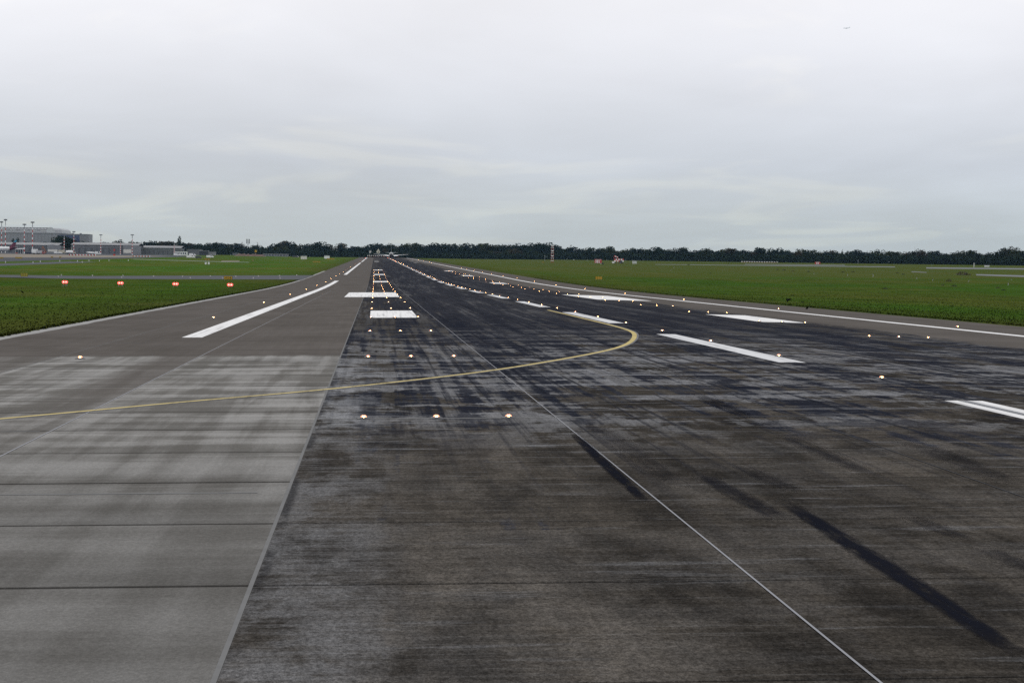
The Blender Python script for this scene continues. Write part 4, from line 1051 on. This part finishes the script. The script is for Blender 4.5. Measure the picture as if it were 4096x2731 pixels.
van(238, 1009.5, 1955, 'low white van between the beige truck and gable', L=4.6, H=1.7)
van(391, 1011, 1930, 'white box van right of the small jet', L=5.4, H=2.8)
van(708, 1019, 1850, 'white van at the foot of the site building', L=5.6, H=2.2)
van(770, 1020, 1850, 'white van on the apron right of site building', L=6, H=2.4)
van(763, 1031, 1500, 'white van on the grass edge by yellow sign', L=6, H=2)
van(840, 1027, 1600, 'pale van beside brown earth and yellow signs', L=5.5, H=2)
van(794, 1032, 1480, 'small dark car on the apron edge', DGREY, 4.2, 1.6)
# round white tanker
g = vbase('tanker', 277, 1009, 1950, 'rounded white tank trailer before the dark trees', 'tanker')
MB().rings([[(x, 1.2 + r_ * math.cos(2 * math.pi * i / 14), 1.9 + r_ * math.sin(2 * math.pi * i / 14)) for i in range(14)] for x, r_ in ((-3.3, .5), (-2.9, 1.1), (-1.5, 1.35), (1.5, 1.35), (2.9, 1.1), (3.3, .5))]).build('tank', WHITE, g, smooth=True)
MB().box(-2.8, 2.8, .4, 2.0, .5, .8).build('chassis', DGREY, g); wheels(g, (-2, -1, 2), .3, 2.1, .42)
# beige loader with ladder
g = vbase('loader', 293, 1009, 1960, 'beige loader with raised platform at the hall corner', 'loader')
MB().box(-1.9, 1.9, 0, 2.4, .7, 2.0).build('body', BEIGE, g); MB().box(-1.9, -.6, 0, 2.4, 2.0, 3.4).build('cab', BEIGE, g); MB().box(-1.7, -.7, -.03, 0, 2.3, 3.1).build('window', GLASS, g)
MB().tube((-1.5, 1.2, 3.4), (-1.9, 1.2, 6.2), .25).build('lift_arm', BEIGE, g); MB().box(-2.6, -1.0, .4, 2.0, 6.0, 6.3).build('platform', STEEL, g); wheels(g, (-1.2, 1.2), .2, 2.2, .5)
# excavator
EXC = mat('excavator ochre', (.30, .10, .03), .6)
g = vbase('excavator', 178, 1010, 1880, 'brown-orange excavator with bent arm by the long hall', 'excavator')
MB().box(-2.0, 1.2, 0, 2.6, 1.1, 2.6).build('cabin', EXC, g); MB().box(-2.2, 1.6, -.2, 2.8, 0, 1.0).build('tracks', DGREY, g); MB().box(-.2, 1.0, -.02, 0, 1.7, 2.5).build('window', GLASS, g)
MB().tube((1.0, 1.3, 1.6), (-1.8, 1.3, 6.8), .38, .3, 6).build('boom', EXC, g); MB().tube((-1.8, 1.3, 6.8), (-2.9, 1.3, 2.0), .28, .2, 6).build('stick', EXC, g); MB().box(-3.5, -2.4, .8, 1.8, 1.1, 2.0).build('bucket', DGREY, g)
# glazed stair shelter by the airliner
g = vbase('boarding_shelter', 77, 1016, 1870, 'glazed boarding shelter with white roof behind the airliner tail', 'shelter')
MB().box(-3, 3, 0, 3, .5, 3.6).build('glazed_wall', GLASS, g); MB().rings([[(-3.4, y, 3.6), (3.4, y, 3.9), (3.4, y, 4.9), (-1.5, y, 4.6), (-3.4, y, 3.9)] for y in (-.3, 3.3)]).build('roof', WHITE, g)
for x in (-3, -1, 1, 3): MB().box(x - .1, x + .1, -.1, -.003, 0, 3.6).build('mullion', WHITE, g)
MB().box(-3.2, -1.2, -.6, -.1, 0, .8).build('step', PINK, g)
for px, l in ((104, 'left dark baggage cart below the red and white mast'), (113, 'middle dark baggage cart below the masts'), (122, 'right dark baggage cart next to the trucks')):
    g = vbase('baggage_cart', px, 1017.5, 1760, l, 'cart')
    MB().box(-.85, .85, 0, 1.5, .45, 1.5).build('box', mat('cart dark blue', (.02, .025, .05), .6), g); MB().box(-.9, .9, -.05, 1.55, 1.5, 1.6).build('roof', DGREY, g); wheels(g, (-.6, .6), .15, 1.35, .22)
# small jet
g = vbase('small_jet', 362, 1011.5, 1930, 'small white jet with dark tail on the apron', 'airplane')
MB().rings([[(x, 1 + r_ * math.cos(2 * math.pi * i / 12), z + r_ * math.sin(2 * math.pi * i / 12)) for i in range(12)] for x, r_, z in ((4.3, .1, 1.2), (3.4, .55, 1.3), (1.5, .8, 1.45), (-1.5, .8, 1.5), (-3.3, .45, 1.75), (-4.2, .12, 1.9))]).build('fuselage', WHITE, g, smooth=True)
MB().rings([[(-2.8, .92, 2.0), (-4.2, .92, 2.0), (-4.2, 1.08, 2.0), (-2.8, 1.08, 2.0)], [(-3.9, .95, 3.6), (-4.6, .95, 3.6), (-4.6, 1.05, 3.6), (-3.9, 1.05, 3.6)]]).build('fin', DGREY, g)
for s in (-1, 1):
    wg = MB().rings([[(1.0, 1 + s * .5, 1.1), (-1.0, 1 + s * .5, 1.1), (-1.0, 1 + s * .5, 1.25), (1.0, 1 + s * .5, 1.25)], [(-.2, 1 + s * 5, 1.35), (-.9, 1 + s * 5, 1.35), (-.9, 1 + s * 5, 1.42), (-.2, 1 + s * 5, 1.42)]]).build('wing', WHITE, g)
    MB().tube((.1, 1 + s * 1.2, .25), (.1, 1 + s * 1.2, 1.2), .06).build('gear_leg', STEEL, g); MB().tube((.1, 1 + s * 1.2 - .1, .25), (.1, 1 + s * 1.2 + .1, .25), .25, n=10).build('wheel', RUBBER, g)
MB().tube((3, 1, .2), (3, 1, 1.1), .05).build('gear_leg', STEEL, g); MB().tube((3, .92, .2), (3, 1.08, .2), .2, n=10).build('wheel', RUBBER, g)
# red signal pole
p = at(457, 1023, 1700); g = empty('red_pole', (p.x, 1700, gz(p.x, 1700) + .07), 0, 'red and dark signal pole on the apron before the hall', 'pole')
MB().box(-.8, .8, -.4, .4, 0, 1.2).build('base', RED, g); MB().tube((0, 0, 1.2), (0, 0, 5.2), .18).build('post', DGREY, g); MB().box(-.5, .5, -.3, .3, 3.6, 5.2).build('head', RED, g)
# red and white barriers
for i in range(9):
    px = 281 + i * 12.4; p = at(px, 1020.5, 1600)
    g = empty('barrier', (p.x, 1600, gz(p.x, 1600) + .078), 0, 'red and white barrier in the row on the pale apron edge', 'barrier', 'row of red and white barriers')
    MB().box(-.8, .0, -.2, .2, .1, .95).build('red_half', RED, g); MB().box(.003, .8, -.2, .2, .1, .95).build('white_half', WHITE, g); MB().box(-.85, .85, -.3, .3, 0, .1).build('foot', DGREY, g)
for i in range(6):
    px = 536 + i * 12; p = at(px, 1022, 1550)
    g = empty('barrier', (p.x, 1550, gz(p.x, 1550) + .065), 0, 'orange-white barrier in the row below the right cargo hall', 'barrier', 'row of orange and white barriers')
    MB().box(-1.0, .0, -.2, .2, .1, .7).build('red_half', ORANGE, g); MB().box(.003, 1.0, -.2, .2, .1, .7).build('white_half', WHITE, g); MB().box(-1.05, 1.05, -.3, .3, 0, .1).build('foot', DGREY, g)

# ------------------------------------------------------------------ trees
def leaf_mat(name, c0, c1):
    m_ = bpy.data.materials.new(name); m_.use_nodes = True
    t = NT(m_.node_tree); bs = t.n['Principled BSDF']
    x, y, z = t.pos(); oi = t.new('ShaderNodeObjectInfo')
    n1 = t.noise(t.vec(x, y, z), .22, 3, .6)
    f = t.m('ADD', t.m('MULTIPLY', n1, .8), t.m('MULTIPLY', oi.outputs['Random'], .35))
    matte(t, t.mix(t.sstep(f, .3, .85), c0, c1))
    return m_
LEAF = [leaf_mat('leaf deep green', (.009, .016, .012), (.022, .033, .018)), leaf_mat('leaf olive green', (.017, .025, .012), (.040, .047, .021)), leaf_mat('leaf russet', (.028, .023, .015), (.048, .040, .022)), leaf_mat('leaf blue green', (.009, .016, .017), (.022, .033, .027))]
BARK = mat('bark', (.050, .040, .032), .9)
def crown_pts(kind, n):
    P_ = []
    if kind == 'round':
        lobes = [(rng.uniform(-.28, .28), rng.uniform(-.28, .28), rng.uniform(.42, .80), rng.uniform(.16, .27)) for _ in range(11)] + [(0, 0, .6, .3), (0, 0, .84, .16)]
    elif kind == 'wide':
        lobes = [(rng.uniform(-.42, .42), rng.uniform(-.3, .3), rng.uniform(.40, .82), rng.uniform(.14, .22)) for _ in range(15)] + [(0, 0, .6, .3)]
    elif kind == 'poplar':
        lobes = [(rng.uniform(-.05, .05), rng.uniform(-.05, .05), z, .14 * (1.05 - abs(z - .45) * 1.1)) for z in np.linspace(.18, .93, 12)]
    elif kind == 'cone':
        lobes = [(rng.uniform(-.03, .03), rng.uniform(-.03, .03), z, .25 * (1.03 - z) + .02) for z in np.linspace(.16, .97, 13)]
    else:
        lobes = [(rng.uniform(-.36, .36), rng.uniform(-.3, .3), rng.uniform(.45, .92), rng.uniform(.10, .16)) for _ in range(10)]
    wts = np.array([l[3] ** 2 for l in lobes]); wts /= wts.sum()
    for i in rng.choice(len(lobes), n, p=wts):
        x, y, z, r_ = lobes[i]; d = rng.normal(size=3); d /= np.linalg.norm(d)
        rr = r_ * rng.uniform(.62, 1.04) ** .6
        P_.append(((x + d[0] * rr, y + d[1] * rr, z + d[2] * rr * (.9 if kind != 'cone' else .5)), d))
    return P_
def crown_mb(kind, n, size, b=None, M=None):
    b = b or MB()
    for c, d in crown_pts(kind, n):
        c = Vector(c); d = Vector(d) + Vector(rng.normal(size=3)) * .55; d.normalize()
        a = d.orthogonal().normalized(); e_ = d.cross(a); th = rng.uniform(0, 6.28)
        a, e_ = a * math.cos(th) + e_ * math.sin(th), -a * math.sin(th) + e_ * math.cos(th)
        s_ = size * rng.uniform(.6, 1.35)
        pts_ = [c + a * s_, c + e_ * s_ * .75, c - a * s_ * .9, c - e_ * s_ * .7]
        if M is not None: pts_ = [M @ q for q in pts_]
        b.poly(pts_)
    return b
def trunk_mb(kind):
    b = MB(); top = .62 if kind != 'cone' else .95
    b.tube((0, 0, -.02), (.01, 0, .25), .030, .022, 7); b.tube((.01, 0, .25), (0, 0, top), .022, .008, 6)
    if kind not in ('cone', 'poplar'):
        for i in range(7 if kind != 'bare' else 12):
            a = rng.uniform(0, 6.28); z = rng.uniform(.25, .5); L = rng.uniform(.18, .34)
            q = Vector((math.cos(a) * L, math.sin(a) * L, z + L * rng.uniform(.7, 1.3)))
            b.tube((0, 0, z), q, .011, .003, 5)
            if kind == 'bare':
                for k_ in range(3):
                    b.tube(q * .8 + Vector((0, 0, .06)), q + Vector(rng.normal(size=3)) * .12 + Vector((0, 0, .1)), .004, .0015, 4)
    return b
PROTO = {}
for kind, nvar, cnt, size in (('round', 4, 520, .048), ('wide', 3, 560, .050), ('poplar', 1, 360, .040), ('cone', 2, 380, .040), ('bare', 1, 200, .030)):
    PROTO[kind] = []
    for v in range(nvar):
        tm = trunk_mb(kind).mesh('trunk', BARK); cb = crown_mb(kind, cnt, size)
        PROTO[kind].append((tm, [cb.mesh('crown', lm) for lm in LEAF]))
NAMES = {'round': 'round broadleaf tree', 'wide': 'broad spreading tree', 'poplar': 'tall narrow poplar', 'cone': 'pointed conifer', 'bare': 'thin leafless-looking tree'}
def sect(px):
    if px < 290: return 'behind the left cargo hall and hangar'
    if px < 700: return 'behind the middle and right cargo halls'
    if px < 1050: return 'above the low terminal buildings left of the runway'
    if px < 1420: return 'on the skyline just left of the runway end'
    if px < 1800: return 'in the wood beyond the runway end'
    if px < 2300: return 'in the wood left of the striped hut'
    if px < 2900: return 'behind the windsock and trailer'
    if px < 3500: return 'in the belt behind the right field'
    return 'in the belt at the far right'
def tree(px, top, Y, kind, leaf=None, wfac=1.0, label=None, count=True):
    p = at(px, top, Y); zb = gz(p.x, Y) - .1; h = max(5.0, p.z - zb)
    v = random.randrange(len(PROTO[kind])); tm, cms = PROTO[kind][v]
    lf = leaf if leaf is not None else random.choices([0, 1, 2, 3], [5, 3, .7, 3])[0]
    lab = label or 'dark %s %s' % (NAMES[kind], sect(px))
    o = empty('tree', (p.x, Y, zb), random.uniform(0, 6.28), lab, 'tree', None if label else lab)
    ws = h * wfac * random.uniform(.9, 1.15)
    if kind in ('round', 'wide'): ws = max(ws, 11 * random.uniform(.85, 1.15))
    o.scale = (ws, ws, h)
    link('trunk', tm, o); link('crown', cms[lf], o)
SKY_ = [(-150, 965), (0, 968), (60, 968), (150, 966), (200, 966), (236, 940), (262, 938), (290, 960), (330, 960), (380, 968), (440, 972), (470, 962), (500, 972), (520, 963), (540, 967), (570, 960), (600, 961), (652, 957), (680, 966), (700, 966), (740, 966), (770, 967), (820, 969), (880, 968), (906, 965), (925, 975), (967, 972), (1000, 977), (1030, 973), (1060, 979), (1100, 972), (1151, 963), (1180, 976), (1205, 980), (1240, 974), (1270, 966), (1300, 978), (1330, 979), (1364, 973), (1385, 981), (1430, 979), (1465, 973), (1500, 974), (1551, 970), (1590, 974), (1622, 969), (1660, 972), (1694, 969), (1713, 980), (1738, 971), (1767, 969), (1795, 978), (1820, 975), (1860, 971), (1900, 974), (1950, 972), (1990, 975), (2033, 971), (2090, 973), (2130, 971), (2173, 969), (2200, 976), (2240, 983), (2262, 988), (2282, 981), (2300, 990), (2340, 988), (2380, 989), (2410, 993), (2437, 984), (2460, 991), (2490, 995), (2530, 992), (2600, 989), (2660, 989), (2696, 1000), (2737, 989), (2765, 997), (2822, 991), (2855, 997), (2876, 993), (2917, 991), (2960, 996), (3008, 1004), (3033, 989), (3065, 997), (3118, 989), (3150, 996), (3168, 1003), (3197, 993), (3248, 999), (3310, 1000), (3362, 1001), (3420, 1001), (3468, 997), (3506, 997), (3550, 1005), (3610, 1009), (3650, 1001), (3676, 996), (3710, 1004), (3756, 999), (3800, 1003), (3840, 1006), (3888, 997), (3930, 1009), (3981, 1005), (4044, 988), (4096, 995), (4250, 1000), (4400, 1003)]
YT = [(-200, 2380), (290, 2380), (700, 2450), (1400, 2620), (1700, 2650), (2300, 2480), (3000, 2220), (4096, 1960), (4500, 1880)]
def interp(T_, x):
    for (a, fa), (c, fc) in zip(T_[:-1], T_[1:]):
        if a <= x <= c: return fa + (fc - fa) * (x - a) / (c - a)
    return T_[0][1] if x < T_[0][0] else T_[-1][1]
# trees that stand out
tree(717, 944, 2440, 'poplar', 0, .95, 'tall dark poplar standing out above the left skyline')
tree(967, 969, 2500, 'cone', 0, 1.0, 'small pointed conifer left of the antenna mast')
tree(1030, 969, 2520, 'cone', 0, 1.0, 'small pointed conifer right of the antenna mast')
tree(1151, 962, 2560, 'round', 3, 1.1, 'bulky round tree above the pale long shed')
tree(1270, 965, 2570, 'round', 0, 1.2, 'dome shaped dark tree left of runway above containers')
tree(1364, 972, 2600, 'poplar', 3, 1.0, 'narrow twin-topped tree at the left runway edge')
tree(2282, 980, 2470, 'cone', 0, 1.1, 'dark pointed tree right of the lattice mast')
tree(2437, 983, 2430, 'round', 0, .8, 'dark round-headed tree above the striped hut')
tree(2737, 988, 2310, 'round', 0, 1.1, 'dark rounded tree right of the pale cabinet')
tree(3033, 988, 2200, 'round', 0, 1.1, 'big dark round tree above the long aerial row')
tree(3118, 988, 2180, 'wide', 0, 1.0, 'broad dark tree at the right end of the aerial row')
tree(4044, 984, 1960, 'bare', 2, 1.0, 'sparse thin tree rising at the far right edge')
tree(3676, 994, 2050, 'bare', 2, .8, 'sparse brownish tree in the right belt')
tree(245, 939, 2210, 'round', 0, .75, 'tall dark tree clump between the two cargo halls, left')
tree(273, 952, 2200, 'round', 0, .75, 'tall dark tree clump between the two cargo halls, right')
tree(20, 964, 2385, 'cone', 0, 1, 'slim dark conifer before the hangar at picture edge')
tree(52, 953, 2385, 'poplar', 0, 1.1, 'slim dark poplar before the hangar near the airliner fin')
tree(70, 951, 2386, 'poplar', 0, 1.2, 'taller dark poplar before the hangar right of fin')
x = -120.0; cnt = 0
while x < 4330:
    Y = interp(YT, x) + random.uniform(-25, 25); top = interp(SKY_, x) + random.choice((-3.5, -1.5, 0, 0, 1, 4, 7, 10))
    if -150 < x < 225 and top < 960: top = 967
    kind = random.choices(['round', 'wide', 'cone', 'poplar'], [6, 4, .9, .25])[0]
    if x < 225: top += 2; Y = 2385
    tree(x, top, Y, kind); cnt += 1
    x += random.uniform(15, 26)
# front row, lower
x = 760.0
while x < 4330:
    Y = interp(YT, x) - 45 + random.uniform(-15, 15)
    t_ = interp(SKY_, x); base = at(x, 1000, Y); zb = gz(base.x, Y)
    hgt = (at(x, t_, Y).z - zb) * random.uniform(.50, .80)
    topz = at(x, t_, Y); s = CAM['f'] / Y
    tree(x, t_ + ((topz.z - zb) - hgt) * s, Y, random.choices(['round', 'wide'], [1, 1])[0]); cnt += 1
    x += random.uniform(26, 40)
# the rest of the wood behind and the thick undergrowth read as one mass
wb = MB(); x = -150.0
while x < 4400:
    Y = interp(YT, x) + random.uniform(40, 110); top = interp(SKY_, x) + random.uniform(5, 14)
    if -150 < x < 225: x += 14; continue
    p = at(x, top, Y); zb = gz(p.x, Y); h = p.z - zb
    ws = max(h, 12) * random.uniform(.9, 1.2)
    crown_mb('round', 150, .085, wb, Matrix.Translation((p.x, Y, zb)) @ Matrix.Diagonal((ws, ws, h, 1)))
    x += random.uniform(18, 30)
wb.build('woodland', LEAF[3], label='dense far woodland behind the tree belt', cat='woodland', kind='stuff')
ub = MB(); x = -60.0
while x < 4400:
    Y = interp(YT, x) + random.choice((-70, -70, 90)) + random.uniform(-6, 14)
    if x < 870: Y = interp(YT, x) + 60
    p = at(x, 1030, Y); zb = gz(p.x, Y)
    h = random.uniform(4.5, 8.5)
    for k_ in range(26):
        c = Vector((p.x + random.gauss(0, 2.6), Y + random.gauss(0, 2.4), zb + h * (random.random() ** .8)))
        d = Vector((random.gauss(0, 1), random.gauss(0, 1) - .4, random.gauss(0, 1))).normalized(); a = d.orthogonal().normalized(); e_ = d.cross(a); s_ = random.uniform(.7, 1.5)
        ub.poly([c + a * s_, c + e_ * s_, c - a * s_, c - e_ * s_])
    x += 2.6
ub.build('undergrowth', LEAF[0], label='dark bushy undergrowth along the foot of the trees', cat='undergrowth', kind='stuff')

# ------------------------------------------------------------------ shrubs in the right-hand field
SHB = mat('shrub dark', (.022, .032, .012), .9, var=.4, scale=2); SHB2 = mat('shrub brown', (.055, .045, .022), .9, var=.4, scale=2)
for px, base, wpx, hpx, m_, l in ((3234, 1088, 14, 5, SHB, 'low dark shrub behind the crows'), (3372, 1090.5, 18, 4, SHB, 'flat dark shrub in the right field, upper row left'), (3412, 1089, 16, 4, SHB, 'flat dark shrub in the right field, upper row right'),
        (3816, 1146, 26, 7, SHB, 'dark shrub in the right foreground field'), (4015, 1163, 22, 7, SHB, 'nearest dark shrub at the far right field'), (3992, 1153, 20, 6, SHB2, 'brownish low shrub above the nearest one'),
        (3795, 1127, 26, 13, SHB2, 'tangled brown shrub beside white stake'), (3853, 1101, 60, 16, SHB2, 'large brown bush before the far pavement'), (3540, 1157, 24, 8, SHB, 'green tussock in the middle of the right field'),
        (3590, 1093, 14, 4, SHB, 'small dark tussock near the short pale strip'), (3614, 1099, 16, 4, SHB, 'second small dark tussock near the short pale strip'), (3770, 1143, 14, 6, SHB2, 'small tussock left of the dark shrub'),
        (3136, 1082, 16, 6, SHB2, 'grey brown tussock above the crows, right'), (3110, 1080, 12, 6, SHB2, 'grey brown tussock above the crows, left'), (3172, 1086, 14, 5, SHB2, 'brown tussock above the flock'),
        (2842, 1095, 10, 4, SHB, 'tiny dark tussock in mid field'), (2754, 1060, 12, 4, SHB, 'dark tussock on the far pale pavement, left'), (2915, 1055, 10, 4, SHB, 'dark tussock on the far pavement, right')):
    p = ground(px, base); s = CAM['f'] / p.y; wd, h = wpx / s, hpx / s
    g = empty('shrub', (p.x, p.y, p.z + .04), 0, l, 'shrub', 'shrubs in the right-hand field')
    b = MB()
    for k_ in range(90):
        a = random.uniform(0, 6.28); r_ = random.random() ** .5
        c = Vector((wd / 2 * r_ * math.cos(a), wd / 2 * r_ * math.sin(a) * 1.2, h * random.random() * (1 - r_ * r_ * .8)))
        d = Vector((random.gauss(0, 1), random.gauss(0, 1), random.gauss(0, 1))).normalized(); a_ = d.orthogonal().normalized(); e_ = d.cross(a_); s_ = wd * .07
        b.poly([c + a_ * s_, c + e_ * s_ * .6, c - a_ * s_, c - e_ * s_ * .6])
    b.build('foliage', m_, g)
    b = MB()
    for k_ in range(5): b.tube((0, 0, -.05), (random.uniform(-.3, .3) * wd, random.uniform(-.3, .3) * wd, h * .6), .03, .01, 4)
    b.build('stems', BARK, g)

# ------------------------------------------------------------------ grass blades
gb = MB()
def tuft(x, y, h):
    z = gz(x, y) + .04
    for _ in range(3):
        a = random.uniform(0, 6.28); w_ = h * random.uniform(.5, 1.1); lx, ly = random.gauss(0, h * .5), random.gauss(0, h * .5)
        gb.poly([(x + w_ * math.cos(a), y + w_ * math.sin(a), z), (x - w_ * math.cos(a), y - w_ * math.sin(a), z), (x + lx, y + ly, z + h * random.uniform(.7, 1.3))])
for _ in range(26000):
    y = 80 + 420 * random.random() ** 1.6; x = -30.4 - (6 + (y - 60) * .28) * random.random()
    if l4y0(x) - 6 < y < l4y1(x) + 4: continue
    tuft(x, y, random.uniform(.03, .075))
for _ in range(30000):
    y = 125 + 520 * random.random() ** 1.5; x = 30.4 + (4 + (y - 100) * .24) * random.random()
    tuft(x, y, random.uniform(.03, .08))
for _ in range(6000):                                # ragged fringe at the pavement edges
    y = 82 + 500 * random.random() ** 1.6; s = -1 if random.random() < .5 else 1
    if s < 0 and l4y0(-31) - 4 < y < l4y1(-31) + 2: continue
    tuft(s * random.uniform(30.12, 30.6), y, random.uniform(.05, .13))
gb.build('grass', TUFT, label='short rough grass blades beside the runway', cat='grass', kind='stuff')

# ------------------------------------------------------------------ haze
hm = bpy.data.materials.new('thin grey air'); hm.use_nodes = True
t = NT(hm.node_tree); t.n.clear()
pv = t.new('ShaderNodeVolumePrincipled'); pv.inputs['Color'].default_value = (.40, .68, 1.0, 1); pv.inputs['Density'].default_value = 1.6e-5; pv.inputs['Anisotropy'].default_value = .2
mo = t.new('ShaderNodeOutputMaterial'); t.l.new(pv.outputs[0], mo.inputs['Volume'])
HAZE = MB().box(-2600, 3100, -450, 4300, -8, 75).build('haze', hm, label='thin pale haze over the whole airfield', cat='haze', kind='stuff')
print('objects', len(bpy.data.objects), 'trees', cnt)
